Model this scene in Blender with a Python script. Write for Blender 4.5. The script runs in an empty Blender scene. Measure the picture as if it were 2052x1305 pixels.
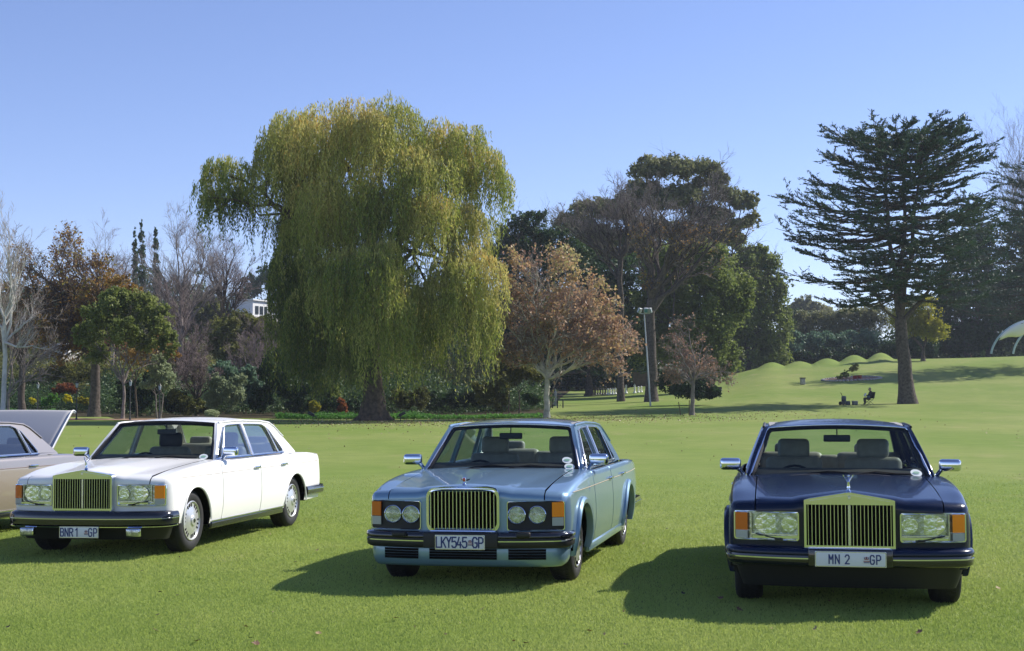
import bpy, math, random
import numpy as np
from mathutils import Vector, Matrix
from mathutils.geometry import tessellate_polygon
R = math.radians
PI = math.pi
rng = np.random.default_rng(7)
random.seed(7)
SC = bpy.context.scene
COL = SC.collection

# ------------------------------------------------------------------ camera
F, CX, CY, CAMH, PITCH = 2800.0, 1026.0, 652.5, 1.6245, 0.0529
cd = bpy.data.cameras.new('camera')
cd.sensor_width = 36.0
cd.lens = 36.0 * F / 2052.0
cd.clip_start = 0.1
cd.clip_end = 6000
cam = bpy.data.objects.new('camera', cd)
cam.location = (0, 0, CAMH)
cam.rotation_euler = (R(90) + PITCH, 0, 0)
COL.objects.link(cam)
SC.camera = cam

# ------------------------------------------------------------------ sky and sun
SUN_EL, SUN_AZ = R(40.5), math.atan2(.90, .435)   # azimuth clockwise from +Y
w = bpy.data.worlds.new('World')
SC.world = w
w.use_nodes = True
nt = w.node_tree
bg = nt.nodes['Background']
sky = nt.nodes.new('ShaderNodeTexSky')
sky.sky_type = 'NISHITA'
sky.sun_disc = False
sky.sun_elevation = SUN_EL
sky.sun_rotation = SUN_AZ
sky.altitude = 1600
sky.air_density = 1.0
sky.dust_density = 0.3
sky.ozone_density = 3.0
hs = nt.nodes.new('ShaderNodeMix')
hs.data_type = 'RGBA'
hs.blend_type = 'MULTIPLY'
hs.inputs['Factor'].default_value = 1
nt.links.new(sky.outputs[0], hs.inputs['A'])
hs.inputs['B'].default_value = (1.05, .95, 1.09, 1)
nt.links.new(hs.outputs['Result'], bg.inputs['Color'])
bg.inputs['Strength'].default_value = 0.114
sl = bpy.data.lights.new('sun', 'SUN')
sl.energy = 4.6
sl.angle = R(0.55)
sl.color = (1, .945, .86)
so = bpy.data.objects.new('sun', sl)
d = Vector((math.sin(SUN_AZ) * math.cos(SUN_EL), math.cos(SUN_AZ) * math.cos(SUN_EL), math.sin(SUN_EL)))
so.rotation_euler = d.to_track_quat('Z', 'Y').to_euler()
so.location = (30, 10, 40)
COL.objects.link(so)
SC.view_settings.view_transform = 'Standard'
SC.view_settings.look = 'None'
SC.view_settings.exposure = 0.50
SC.view_settings.gamma = 1
SC.view_settings.use_curve_mapping = False
SC.render.engine = 'CYCLES'
SC.cycles.max_bounces = 8
SC.cycles.transparent_max_bounces = 16
SC.cycles.caustics_reflective = False
SC.cycles.caustics_refractive = False

# ------------------------------------------------------------------ materials
def mat(name, col, rough=.6, metal=0, coat=0, spec=.5, **kw):
    m = bpy.data.materials.new(name)
    m.use_nodes = True
    b = m.node_tree.nodes['Principled BSDF']
    b.inputs['Base Color'].default_value = (*col, 1)
    b.inputs['Roughness'].default_value = rough
    b.inputs['Metallic'].default_value = metal
    b.inputs['Specular IOR Level'].default_value = spec
    b.inputs['Coat Weight'].default_value = coat
    b.inputs['Coat Roughness'].default_value = .03
    for k, v in kw.items():
        b.inputs[k.replace('_', ' ')].default_value = v
    return m

def mottle(m, scale=8, amt=.25, bump=0, dist=.02, detail=5, coord='Object'):
    """procedural variation of the base colour and fine relief"""
    n = m.node_tree
    b = n.nodes['Principled BSDF']
    tc = n.nodes.new('ShaderNodeTexCoord')
    no = n.nodes.new('ShaderNodeTexNoise')
    no.inputs['Scale'].default_value = scale
    no.inputs['Detail'].default_value = detail
    n.links.new(tc.outputs[coord], no.inputs['Vector'])
    c = b.inputs['Base Color'].default_value[:3]
    rp = n.nodes.new('ShaderNodeValToRGB')
    rp.color_ramp.elements[0].position = .3
    rp.color_ramp.elements[1].position = .7
    rp.color_ramp.elements[0].color = (*[x * (1 - amt) for x in c], 1)
    rp.color_ramp.elements[1].color = (*[min(1, x * (1 + amt)) for x in c], 1)
    n.links.new(no.outputs['Fac'], rp.inputs['Fac'])
    n.links.new(rp.outputs['Color'], b.inputs['Base Color'])
    if bump:
        bp = n.nodes.new('ShaderNodeBump')
        bp.inputs['Strength'].default_value = bump
        bp.inputs['Distance'].default_value = dist
        n.links.new(no.outputs['Fac'], bp.inputs['Height'])
        n.links.new(bp.outputs['Normal'], b.inputs['Normal'])
    return m

def glass_mat(name, tint, base=.03, spec=1.0):
    m = bpy.data.materials.new(name)
    m.use_nodes = True
    n = m.node_tree
    n.nodes.clear()
    o = n.nodes.new('ShaderNodeOutputMaterial')
    mix = n.nodes.new('ShaderNodeMixShader')
    tr = n.nodes.new('ShaderNodeBsdfTransparent')
    gl = n.nodes.new('ShaderNodeBsdfGlossy')
    fr = n.nodes.new('ShaderNodeMath')
    fr.operation = 'POWER'
    lw = n.nodes.new('ShaderNodeLayerWeight')
    lw.inputs['Blend'].default_value = .5
    n.links.new(lw.outputs['Facing'], fr.inputs[0])
    fr.inputs[1].default_value = 4.0
    mt = n.nodes.new('ShaderNodeMath')
    mt.operation = 'MULTIPLY_ADD'
    mt.inputs[1].default_value = spec
    mt.inputs[2].default_value = base
    tr.inputs['Color'].default_value = (*tint, 1)
    gl.inputs['Roughness'].default_value = 0.0
    gl.inputs['Color'].default_value = (1, 1, 1, 1)
    n.links.new(fr.outputs[0], mt.inputs[0])
    n.links.new(mt.outputs[0], mix.inputs[0])
    n.links.new(tr.outputs[0], mix.inputs[1])
    n.links.new(gl.outputs[0], mix.inputs[2])
    n.links.new(mix.outputs[0], o.inputs['Surface'])
    return m

def leaf_mat(name, cols, transl=.35, rough=.55):
    """leaf colour comes from the leaf's own 'tint' value (each leaf has its own hue)"""
    m = bpy.data.materials.new(name)
    m.use_nodes = True
    n = m.node_tree
    n.nodes.clear()
    o = n.nodes.new('ShaderNodeOutputMaterial')
    at = n.nodes.new('ShaderNodeAttribute')
    at.attribute_name = 'tint'
    rp = n.nodes.new('ShaderNodeValToRGB')
    e = rp.color_ramp.elements
    e[0].position = 0
    e[0].color = (*cols[0], 1)
    e[1].position = 1
    e[1].color = (*cols[-1], 1)
    for i, c in enumerate(cols[1:-1]):
        q = e.new((i + 1) / (len(cols) - 1))
        q.color = (*c, 1)
    n.links.new(at.outputs['Fac'], rp.inputs['Fac'])
    p = n.nodes.new('ShaderNodeBsdfPrincipled')
    p.inputs['Roughness'].default_value = rough
    p.inputs['Specular IOR Level'].default_value = .35
    t = n.nodes.new('ShaderNodeBsdfTranslucent')
    mx = n.nodes.new('ShaderNodeMixShader')
    mx.inputs[0].default_value = transl
    n.links.new(rp.outputs[0], p.inputs['Base Color'])
    n.links.new(rp.outputs[0], t.inputs['Color'])
    n.links.new(p.outputs[0], mx.inputs[1])
    n.links.new(t.outputs[0], mx.inputs[2])
    n.links.new(mx.outputs[0], o.inputs['Surface'])
    return m

# ------------------------------------------------------------------ objects
def link(o, parent=None):
    COL.objects.link(o)
    if parent is not None:
        o.parent = parent
    return o

def tag(o, label=None, cat=None, group=None, kind=None):
    if label: o['label'] = label
    if cat: o['category'] = cat
    if group: o['group'] = group
    if kind: o['kind'] = kind
    return o

def empty(name, loc=(0, 0, 0), rz=0, label=None, cat=None, group=None):
    o = bpy.data.objects.new(name, None)
    o.empty_display_size = .2
    o.location = loc
    o.rotation_euler = (0, 0, rz)
    link(o)
    return tag(o, label, cat, group)

def copy_tree(o, parent=None):
    c = o.copy()
    COL.objects.link(c)
    c.parent = parent
    for ch in list(o.children):
        copy_tree(ch, c)
    return c

class MB:
    def __init__(s):
        s.v = []
        s.f = []
    def add(s, vs, fs):
        k = len(s.v)
        s.v += [tuple(map(float, p)) for p in vs]
        s.f += [tuple(i + k for i in f) for f in fs]
        return s
    def box(s, c, d, rz=0, ry=0, rx=0, taper=1.0):
        x, y, z = d[0] / 2, d[1] / 2, d[2] / 2
        M = Matrix.Rotation(rz, 3, 'Z') @ Matrix.Rotation(ry, 3, 'Y') @ Matrix.Rotation(rx, 3, 'X')
        vs = []
        for a, b, e in ((-x, -y, -z), (x, -y, -z), (x, y, -z), (-x, y, -z), (-x, -y, z), (x, -y, z), (x, y, z), (-x, y, z)):
            k = taper if e > 0 else 1
            vs.append(Vector(c) + M @ Vector((a * k, b * k, e)))
        return s.add(vs, [(0, 3, 2, 1), (4, 5, 6, 7), (0, 1, 5, 4), (1, 2, 6, 5), (2, 3, 7, 6), (3, 0, 4, 7)])
    def rbox(s, c, d, r=.02, seg=3, rz=0, ry=0, rx=0):
        """rounded box (superellipsoid-free: inset sphere corners)"""
        import bmesh
        bm = bmesh.new()
        bmesh.ops.create_cube(bm, size=1)
        for v in bm.verts:
            v.co = Vector((v.co.x * d[0], v.co.y * d[1], v.co.z * d[2]))
        bmesh.ops.bevel(bm, geom=bm.edges[:], offset=min(r, min(d) * .49), segments=seg, profile=.5, affect='EDGES')
        M = Matrix.Rotation(rz, 3, 'Z') @ Matrix.Rotation(ry, 3, 'Y') @ Matrix.Rotation(rx, 3, 'X')
        bm.verts.ensure_lookup_table()
        s.add([Vector(c) + M @ v.co for v in bm.verts], [[v.index for v in f.verts] for f in bm.faces])
        bm.free()
        return s
    def grid(s, P, closed_u=False, flip=False):
        """P[i][j] points"""
        ni, nj = len(P), len(P[0])
        vs = [p for row in P for p in row]
        fs = []
        for i in range(ni if closed_u else ni - 1):
            for j in range(nj - 1):
                a, b = i * nj + j, i * nj + j + 1
                c, e = ((i + 1) % ni) * nj + j + 1, ((i + 1) % ni) * nj + j
                fs.append((a, b, c, e) if not flip else (a, e, c, b))
        return s.add(vs, fs)
    def tube(s, pts, r, n=6, closed=False, cap=True):
        pts = [Vector(p) for p in pts]
        K = len(pts)
        rs = r if isinstance(r, (list, tuple)) else [r] * K
        vs = []
        prev = None
        for i, p in enumerate(pts):
            if closed: t = pts[(i + 1) % K] - pts[i - 1]
            else: t = pts[min(i + 1, K - 1)] - pts[max(i - 1, 0)]
            t.normalize()
            if prev is None:
                u = t.cross(Vector((0, 0, 1)))
                if u.length < .2: u = t.cross(Vector((1, 0, 0)))
            else:
                u = prev - t * prev.dot(t)
            u.normalize()
            prev = u
            q = t.cross(u)
            for k in range(n):
                a = 2 * PI * k / n
                vs.append(p + (u * math.cos(a) + q * math.sin(a)) * rs[i])
        fs = []
        for i in range(K if closed else K - 1):
            for k in range(n):
                a, b = i * n + k, i * n + (k + 1) % n
                c, e = ((i + 1) % K) * n + (k + 1) % n, ((i + 1) % K) * n + k
                fs.append((a, b, c, e))
        if cap and not closed:
            fs.append(tuple(range(n - 1, -1, -1)))
            fs.append(tuple((K - 1) * n + k for k in range(n)))
        return s.add(vs, fs)
    def lathe(s, prof, c=(0, 0, 0), axis='z', n=24):
        """prof: (r, h) pairs"""
        vs = []
        for r, h in prof:
            for k in range(n):
                a = 2 * PI * k / n
                x, y = r * math.cos(a), r * math.sin(a)
                if axis == 'z': p = (c[0] + x, c[1] + y, c[2] + h)
                elif axis == 'y': p = (c[0] + x, c[1] + h, c[2] + y)
                else: p = (c[0] + h, c[1] + x, c[2] + y)
                vs.append(p)
        fs = []
        for i in range(len(prof) - 1):
            for k in range(n):
                fs.append((i * n + k, i * n + (k + 1) % n, (i + 1) * n + (k + 1) % n, (i + 1) * n + k))
        fs.append(tuple(range(n - 1, -1, -1)))
        fs.append(tuple((len(prof) - 1) * n + k for k in range(n)))
        return s.add(vs, fs)
    def plate(s, loops, fn, th=0.0):
        """polygon with holes in 2D, mapped by fn(a, b, off); th = thickness"""
        polys = [[Vector((a, b, 0)) for a, b in L] for L in loops]
        flat = [p for L in polys for p in L]
        tris = tessellate_polygon(polys)
        n = len(flat)
        top = [fn(p.x, p.y, 0.0) for p in flat]
        if not th:
            return s.add(top, [tuple(t) for t in tris])
        bot = [fn(p.x, p.y, th) for p in flat]
        fs = [tuple(t) for t in tris] + [tuple(n + i for i in reversed(t)) for t in tris]
        k = 0
        for L in polys:
            m = len(L)
            for i in range(m):
                j = (i + 1) % m
                fs.append((k + i, k + j, n + k + j, n + k + i))
            k += m
        return s.add(top + bot, fs)
    def mirror_y(s):
        k = len(s.v)
        s.v += [(x, -y, z) for x, y, z in s.v]
        s.f += [tuple(i + k for i in reversed(f)) for f in s.f]
        return s
    def flipped_y(s):
        m = MB()
        m.v = [(x, -y, z) for x, y, z in s.v]
        m.f = [tuple(reversed(f)) for f in s.f]
        return m
    def build(s, name, m, parent=None, smooth=None, recalc=False, bevel=0):
        me = bpy.data.meshes.new(name)
        me.from_pydata(s.v, [], s.f)
        if recalc or bevel:
            import bmesh
            bm = bmesh.new()
            bm.from_mesh(me)
            bmesh.ops.remove_doubles(bm, verts=bm.verts[:], dist=1e-5)
            bmesh.ops.recalc_face_normals(bm, faces=bm.faces[:])
            bm.to_mesh(me)
            bm.free()
        me.materials.append(m)
        if smooth is not None:
            me.polygons.foreach_set('use_smooth', [True] * len(me.polygons))
            if smooth < 180:
                me.set_sharp_from_angle(angle=R(smooth))
        me.update()
        return link(bpy.data.objects.new(name, me), parent)

def subdiv_loop(L, d):
    out = []
    for i in range(len(L)):
        a, b = L[i], L[(i + 1) % len(L)]
        k = max(1, int(math.hypot(b[0] - a[0], b[1] - a[1]) / d))
        out += [(a[0] + (b[0] - a[0]) * t / k, a[1] + (b[1] - a[1]) * t / k) for t in range(k)]
    return out

def rrect(x0, y0, x1, y1, r, n=4):
    P = []
    for cx, cy, a0 in ((x1 - r, y1 - r, 0), (x0 + r, y1 - r, 90), (x0 + r, y0 + r, 180), (x1 - r, y0 + r, 270)):
        for k in range(n + 1):
            a = R(a0 + 90 * k / n)
            P.append((cx + r * math.cos(a), cy + r * math.sin(a)))
    return P

def shrink(L, d):
    cx = (min(p[0] for p in L) + max(p[0] for p in L)) / 2
    cy = (min(p[1] for p in L) + max(p[1] for p in L)) / 2
    w = (max(p[0] for p in L) - min(p[0] for p in L)) / 2
    h = (max(p[1] for p in L) - min(p[1] for p in L)) / 2
    return [(cx + (p[0] - cx) * (1 - d / w), cy + (p[1] - cy) * (1 - d / h)) for p in L]

GLYPH = {  # strokes of a narrow plate alphabet, box 0..1 wide, 0..1.7 high
 'A': [[(0, 0), (.5, 1.7), (1, 0)], [(.2, .6), (.8, .6)]],
 'B': [[(0, 0), (0, 1.7), (.7, 1.7), (.95, 1.5), (.95, 1.1), (.7, .9), (0, .9)], [(.7, .9), (1, .7), (1, .2), (.75, 0), (0, 0)]],
 'N': [[(0, 0), (0, 1.7), (1, 0), (1, 1.7)]],
 'R': [[(0, 0), (0, 1.7), (.7, 1.7), (1, 1.5), (1, 1.05), (.7, .85), (0, .85)], [(.55, .85), (1, 0)]],
 '1': [[(.15, 1.35), (.6, 1.7), (.6, 0)]],
 'G': [[(1, 1.4), (.75, 1.7), (.25, 1.7), (0, 1.4), (0, .3), (.25, 0), (.75, 0), (1, .3), (1, .8), (.55, .8)]],
 'P': [[(0, 0), (0, 1.7), (.7, 1.7), (1, 1.45), (1, 1.0), (.7, .75), (0, .75)]],
 'L': [[(0, 1.7), (0, 0), (.95, 0)]],
 'K': [[(0, 0), (0, 1.7)], [(1, 1.7), (0, .65)], [(.35, 1.0), (1, 0)]],
 'Y': [[(0, 1.7), (.5, .85), (1, 1.7)], [(.5, .85), (.5, 0)]],
 '5': [[(.95, 1.7), (.1, 1.7), (.05, .95), (.7, 1.05), (1, .8), (1, .25), (.75, 0), (.25, 0), (0, .25)]],
 '4': [[(.75, 0), (.75, .9)], [(.45, 1.7), (0, .45), (1, .45)]],
 'M': [[(0, 0), (0, 1.7), (.5, .8), (1, 1.7), (1, 0)]],
 '2': [[(0, 1.35), (.25, 1.7), (.75, 1.7), (1, 1.4), (1, 1.05), (0, 0), (1, 0)]],
}
def letters(name, s, y, z, x, hgt, m, parent, pitch=None, th=None):
    """stroke lettering standing on a plate that faces +x; reads along +y"""
    k = hgt / 1.7
    wd = k * .74
    pitch = pitch or wd * 1.5
    th = th or hgt * .145
    mb = MB()
    n = len(s)
    for i, ch in enumerate(s):
        if ch == ' ': continue
        oy = y + (i - (n - 1) / 2) * pitch - wd / 2
        for st in GLYPH[ch]:
            pts = [(oy + a * wd, z - hgt / 2 + b * k) for a, b in st]
            for (a0, b0), (a1, b1) in zip(pts[:-1], pts[1:]):
                L = math.hypot(a1 - a0, b1 - b0)
                ux, uy = (a1 - a0) / L, (b1 - b0) / L
                e = th * .42
                a0_, b0_, a1_, b1_ = a0 - ux * e, b0 - uy * e, a1 + ux * e, b1 + uy * e
                px, py = -uy * th / 2, ux * th / 2
                xx = x + .00002 * len(mb.f)
                mb.add([(xx, a0_ - px, b0_ - py), (xx, a1_ - px, b1_ - py), (xx, a1_ + px, b1_ + py), (xx, a0_ + px, b0_ + py)], [(0, 1, 2, 3)])
    return mb.build(name, m, parent)

def text_mesh(name, s, size, m, parent, squeeze=.8, bold=.0):
    cu = bpy.data.curves.new(name, 'FONT')
    cu.body = s
    cu.size = size
    cu.align_x = 'CENTER'
    cu.align_y = 'CENTER'
    cu.offset = bold
    cu.extrude = .0008
    cu.resolution_u = 3
    t = bpy.data.objects.new(name, cu)
    me = bpy.data.meshes.new_from_object(t)
    bpy.data.objects.remove(t)
    me.materials.clear()
    me.materials.append(m)
    o = link(bpy.data.objects.new(name, me), parent)
    o.scale = (squeeze, 1, 1)
    return o

# ------------------------------------------------------------------ ground shape
def _ss(t):
    t = np.clip(t, 0, 1)
    return t * t * (3 - 2 * t)
_YS = [0, 18, 40, 60, 85, 110, 140, 165, 182, 200, 260, 330, 500, 3000]
_AS = [-.60, -.28, -.05, .04, .135, .19, .27, .45]
#        0   18   40   60   85  110  140   165  182  200  260  330  500  3000
_Z = [[0.00, .00, .05, .18, .38, .60, 1.3, 2.6, 4.0, 6.2, 15.5, 23., 30., 30.],
      [0.00, .00, .05, .18, .36, .54, .95, 1.8, 3.2, 5.6, 15.0, 21., 28., 30.],
      [0.00, .00, .05, .18, .36, .56, .90, 1.6, 2.6, 4.6, 12.5, 18., 26., 30.],
      [0.00, .00, .06, .22, .42, .90, 1.7, 2.4, 3.2, 4.2, 8.0, 12., 18., 20.],
      [0.00, .00, .06, .22, .50, 1.1, 2.2, 3.4, 4.2, 4.9, 7.0, 9.0, 13., 14.],
      [0.00, .00, .06, .24, .58, 1.3, 2.9, 4.9, 6.0, 6.0, 6.5, 7.0, 9.0, 12.],
      [0.00, .00, .06, .24, .62, 1.35, 3.3, 5.7, 6.9, 7.0, 7.2, 7.8, 9., 12.],
      [0.00, .00, .06, .26, .80, 1.9, 4.3, 6.6, 7.6, 7.8, 8.0, 8.4, 9., 12.]]
_Z = np.array(_Z)
def gz(X, Y):
    X = np.asarray(X, float); Y = np.asarray(Y, float)
    Yc = np.clip(Y, 0, 2999)
    a = np.clip(X / np.maximum(Yc, 12), -.6, .45)
    cols = np.array([np.interp(Yc, _YS, _Z[k]) for k in range(len(_AS))])
    i = np.clip(np.searchsorted(_AS, a, side='right') - 1, 0, len(_AS) - 2)
    A = np.array(_AS)
    t = _ss((a - A[i]) / (A[i + 1] - A[i]))
    z = np.take_along_axis(cols, i[None], 0)[0] * (1 - t) + np.take_along_axis(cols, (i + 1)[None], 0)[0] * t
    z = z + .006 * X * _ss((40 - Yc) / 25)
    # mounds along the crest on the right
    s = (X / np.maximum(Yc, 12) - .195) / .0196
    m = np.abs(np.sin(PI * s)) ** 1.1 * (.6 + .4 * _ss(s / 4))
    z = z + np.where((s > -1) & (s < 4), m * .85, 0) * np.where(Yc < 183, np.exp(-((Yc - 183) / 7.0) ** 2), np.exp(-((Yc - 183) / 3.5) ** 2))
    return z

def P(u, v, Y):
    """point at distance Y seen at photograph pixel (u, v)"""
    cp, sp = math.cos(PITCH), math.sin(PITCH)
    a, b = (u - CX) / F, -(v - CY) / F
    dy, dz = cp - b * sp, sp + b * cp
    k = Y / dy
    return Vector((a * k, Y, CAMH + dz * k))
def G(u, Y):
    X = (u - CX) / F * Y
    return Vector((X, Y, float(gz(np.array([X]), np.array([Y]))[0])))
# ------------------------------------------------------------------ cars
CHROME = mat('chrome', (.68, .73, .82), .05, 1)
CHROME_D = mat('brushed_steel', (.62, .63, .64), .22, 1)
BLACK = mat('black_rubber', (.012, .012, .013), .55)
GLOSSB = mat('gloss_black', (.012, .013, .018), .12, coat=.6)
DARK = mat('dark_void', (.006, .006, .007), .9, spec=.1)
TYRE = mottle(mat('tyre_rubber', (.016, .016, .017), .75), 30, .3, .3, .004)
AMBER = mat('amber_lens', (1.0, .27, .015), .12, coat=.6)
AMBER_SHADE = mat('amber_lens_shaded', (.62, .13, .01), .15, coat=.5)  # same amber lens with shade put into its colour, side away from sun
CLEARL = mat('clear_lens', (.40, .42, .42), .15, coat=.6)
REFL = mottle(mat('reflector', (.40, .43, .44), .20, .85), 26, .45, .3, .01)
PLATE = mat('plate_white', (.72, .74, .76), .4)
PLATEB = mat('plate_blue', (.02, .035, .16), .5)
LEATHER = mottle(mat('beige_leather', (.42, .37, .29), .5), 14, .12, .1)
LEATHER_D = mottle(mat('dark_leather', (.075, .062, .052), .5), 14, .15, .1)
LEATHER_G = mottle(mat('grey_leather', (.38, .36, .31), .5), 14, .12, .1)
WOOD = mat('walnut', (.12, .05, .02), .2, coat=.5)
STICK = mat('sticker_white', (.75, .80, .78), .5)
STICKG = mat('sticker_green', (.25, .45, .33), .5)
RED = mat('red_enamel', (.5, .02, .03), .2, coat=.5)
GLASS = glass_mat('windscreen_glass', (.74, .83, .79), .025, .9)
GLASS_S = glass_mat('side_glass', (.50, .58, .58), .10, 1.3)
LENS = glass_mat('lamp_glass', (.92, .95, .95), .05, 1.0)

HUBC = mat('polished_wheel', (.66, .66, .66), .30, .6)
def paint(name, col, metal=0.0, rough=.35, coat=1.0, flake=0.0):
    m = mat(name, col, rough, metal, coat=coat, spec=.35)
    m.node_tree.nodes['Principled BSDF'].inputs['Coat Roughness'].default_value = .025
    return m

def ysg(z):                     # half width of the cabin side at height z
    return .812 - .165 * (max(z - .92, 0) / .43) ** 1.12
def sg(x, z, off=0.0, side=1):  # cabin side surface
    y = ysg(z) - .018 * ((x + 1.9) / 1.25) ** 2 - off
    return (x, y * side, z)
def xfront(y):
    return .735 - .155 * (abs(y) / .92) ** 3
def ztop(x, y, kind):
    """bonnet and wing tops"""
    t = min(max((x + .95) / 1.65, 0), 1)
    y = abs(y)
    zf = .932 - .125 * t ** 2.2
    yc = .62 - .27 * t
    zcr = .958 - .112 * t ** 1.25
    zc = (.975 - .075 * t ** 1.3) if kind == 'temple' else (.972 - .102 * t ** 1.3)
    y2 = .30 * (1 - t) + .01
    if y < y2: return zc
    if y < yc: return zc + (zcr - zc) * (y - y2) / (yc - y2)
    e = min((y - yc) / .035, 1)
    e = e * e * (3 - 2 * e)
    q = min(max((y - yc) / (.86 - yc), 0), 1)
    return zcr - .014 * e * (.3 + .7 * t) + (zf - zcr + .014) * q ** 1.6
def side_y(x, z):
    s = (z - .55) / .35
    y = .935 - .030 * s * s if z > .55 else .935 - .055 * ((.55 - z) / .35) ** 2
    if x > -.6: y -= .030 * ((x + .6) / 1.3) ** 2
    if x < -2.8: y -= .055 * ((x + 2.8) / 1.4) ** 2
    return y

def arch_low(x, fl):
    z = .255
    for c, r in ((0, .385), (-3.06, .375)):
        if abs(x - c) < r:
            z = .30 + math.sqrt(r * r - (x - c) ** 2)
        elif abs(x - c) < r + .001:
            z = .30
    if x > .386: z = .32
    if x < -3.436: z = .30
    return z

def make_body(root, pm, kind, spec):
    XS = []
    for c, r in ((0, .385), (-3.06, .375)):
        XS += [c + r * math.cos(R(a)) for a in range(0, 181, 9)] + [c - r - .0015, c + r + .0015]
    XS += list(np.linspace(-2.62, -.45, 19)) + list(np.linspace(-4.13, -3.5, 7)) + [.44, .52, .58, .63]
    seams = [-.70, -1.855, -2.86]
    for q in seams: XS += [q - .012, q - .004, q + .004, q + .012]
    r = .07
    XS += [.665 + r * math.sin(R(a)) for a in (0, 20, 40, 57, 72, 84, 90)]
    XS += [-4.13 - r * math.sin(R(a)) for a in (20, 45, 65, 80, 90)]
    XS = sorted(set(round(float(x), 5) for x in XS))
    rows = [0, .06, .14, .24, .36, .48, .60, .71, .81, .89, .95, 1.0]
    body, doors, glow = MB(), {0: MB(), 1: MB()}, None
    cols = []
    for x in XS:
        q = 0
        if x > .665: q = 1 - math.sqrt(max(0, 1 - ((x - .665) / r) ** 2))
        if x < -4.13: q = 1 - math.sqrt(max(0, 1 - ((-4.13 - x) / r) ** 2))
        ins = r * q
        zl = arch_low(x, 0)
        if x > -.95: zt = ztop(x, .86, kind)
        elif x > -3.3: zt = .932
        else: zt = .932 - .045 * ((-x - 3.3) / .85) ** 1.6
        zs = zt - .055
        gap = .014 if any(abs(x - g) < .006 for g in seams) and zl < .3 else 0
        pts = []
        for s in rows:
            z = zl + (zs - ins - zl) * s
            crease = .004 * math.exp(-((z - .80) / .012) ** 2)
            pts.append((x, side_y(x, z) - ins - gap + crease, z))
        yt = side_y(x, zs) - ins
        for a in (22, 45, 66, 85):
            pts.append((x, yt - (1 - math.cos(R(a))) * .052 - gap * .5, zs - ins + math.sin(R(a)) * .052))
        # top columns inward
        if x > -.96 or x < -3.12:
            yb = .705 if x > -1 else .68
            for y in (.84, .80, .755, yb):
                if x > -.96: z = ztop(x, y, kind) - ins
                else: z = zt + .012 * (1 - (y / .86) ** 2) * 1.2 - ins
                pts.append((x, y - min(ins, .0), z))
        sw = -.155 if x > 0 else .06
        out = []
        for (px, py, pz) in pts:
            k = _ss((px - .1) / .6) if x > 0 else _ss((-px - 3.7) / .5)
            out.append((px + sw * float(k) * (abs(py) / .92) ** 3, py, pz))
        cols.append(out)
    nr = len(rows) + 4
    for i in range(len(XS) - 1):
        xm = (XS[i] + XS[i + 1]) / 2
        A, B = cols[i], cols[i + 1]
        n = min(len(A), len(B))
        d = None
        if -1.86 < xm < -.70 and XS[i + 1] - XS[i] > .009: d = 0
        if -2.86 < xm < -1.855 and XS[i + 1] - XS[i] > .009: d = 1
        for j in range(n - 1):
            tgt = body
            if d is not None and j < nr - 1 and not (abs(xm + 3.06) < .38): tgt = doors[d]
            tgt.add([A[j], B[j], B[j + 1], A[j + 1]], [(0, 1, 2, 3)])
    # front face under the wing edge, and inner nose behind the grille
    last = cols[-1]
    for j in range(len(last) - 1):
        a, b = last[j], last[j + 1]
        if a[1] - b[1] > .002:
            body.add([a, b, (b[0], b[1], .40), (a[0], a[1], .40)], [(0, 1, 2, 3)])
    ys = [.705, .60, .50, .42, .36, .30, .15, 0]
    for k in range(len(ys) - 1):
        y0, y1 = ys[k], ys[k + 1]
        z0, z1 = ztop(.735, y0, kind) - .07, ztop(.735, y1, kind) - .07
        body.add([(xfront(y0), y0, z0), (xfront(y1), y1, z1), (xfront(y1), y1, .40), (xfront(y0), y0, .40)], [(0, 1, 2, 3)])
    # rear face
    fst = cols[0]
    for j in range(len(fst) - 1):
        a, b = fst[j], fst[j + 1]
        if a[1] - b[1] > .002:
            body.add([a, b, (b[0], b[1], .32), (a[0], a[1], .32)], [(0, 3, 2, 1)])
    e = fst[-1]
    body.add([e, (e[0] , 0, e[2]), (e[0], 0, .32), (e[0], e[1], .32)], [(0, 3, 2, 1)])
    if spec.get('flare'):
        for c, rr in ((0, .385), (-3.06, .375)):
            n = 20
            prof = [(-.002, -.03), (-.004, .032), (.03, .036), (.052, .020), (.058, -.01)]
            G0 = []
            for k in range(n + 1):
                a = R(-8 + 196 * k / n)
                row = []
                for dr, dy in prof:
                    x = c + (rr + dr) * math.cos(a)
                    z = .30 + (rr + dr) * math.sin(a)
                    if dr > .03: z = max(z, .2)
                    yy = side_y(x, z) + dy
                    xx = x - (.155 * float(_ss((x - .1) / .6)) if x > 0 else 0)
                    row.append((xx, yy, z))
                G0.append(row)
            body.grid(G0)
    else:
        for c, rr in ((0, .385), (-3.06, .375)):
            body.tube([(c + rr * math.cos(R(a)) - (.155 * float(_ss((c + rr * math.cos(R(a)) - .1) / .6)) if c == 0 else 0), side_y(c, .5) - .004, .30 + rr * math.sin(R(a))) for a in range(0, 181, 9)], .010, 5)
    body.mirror_y()
    body.build('body', pm, root, smooth=38, recalc=True)
    hm = CHROME
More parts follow.
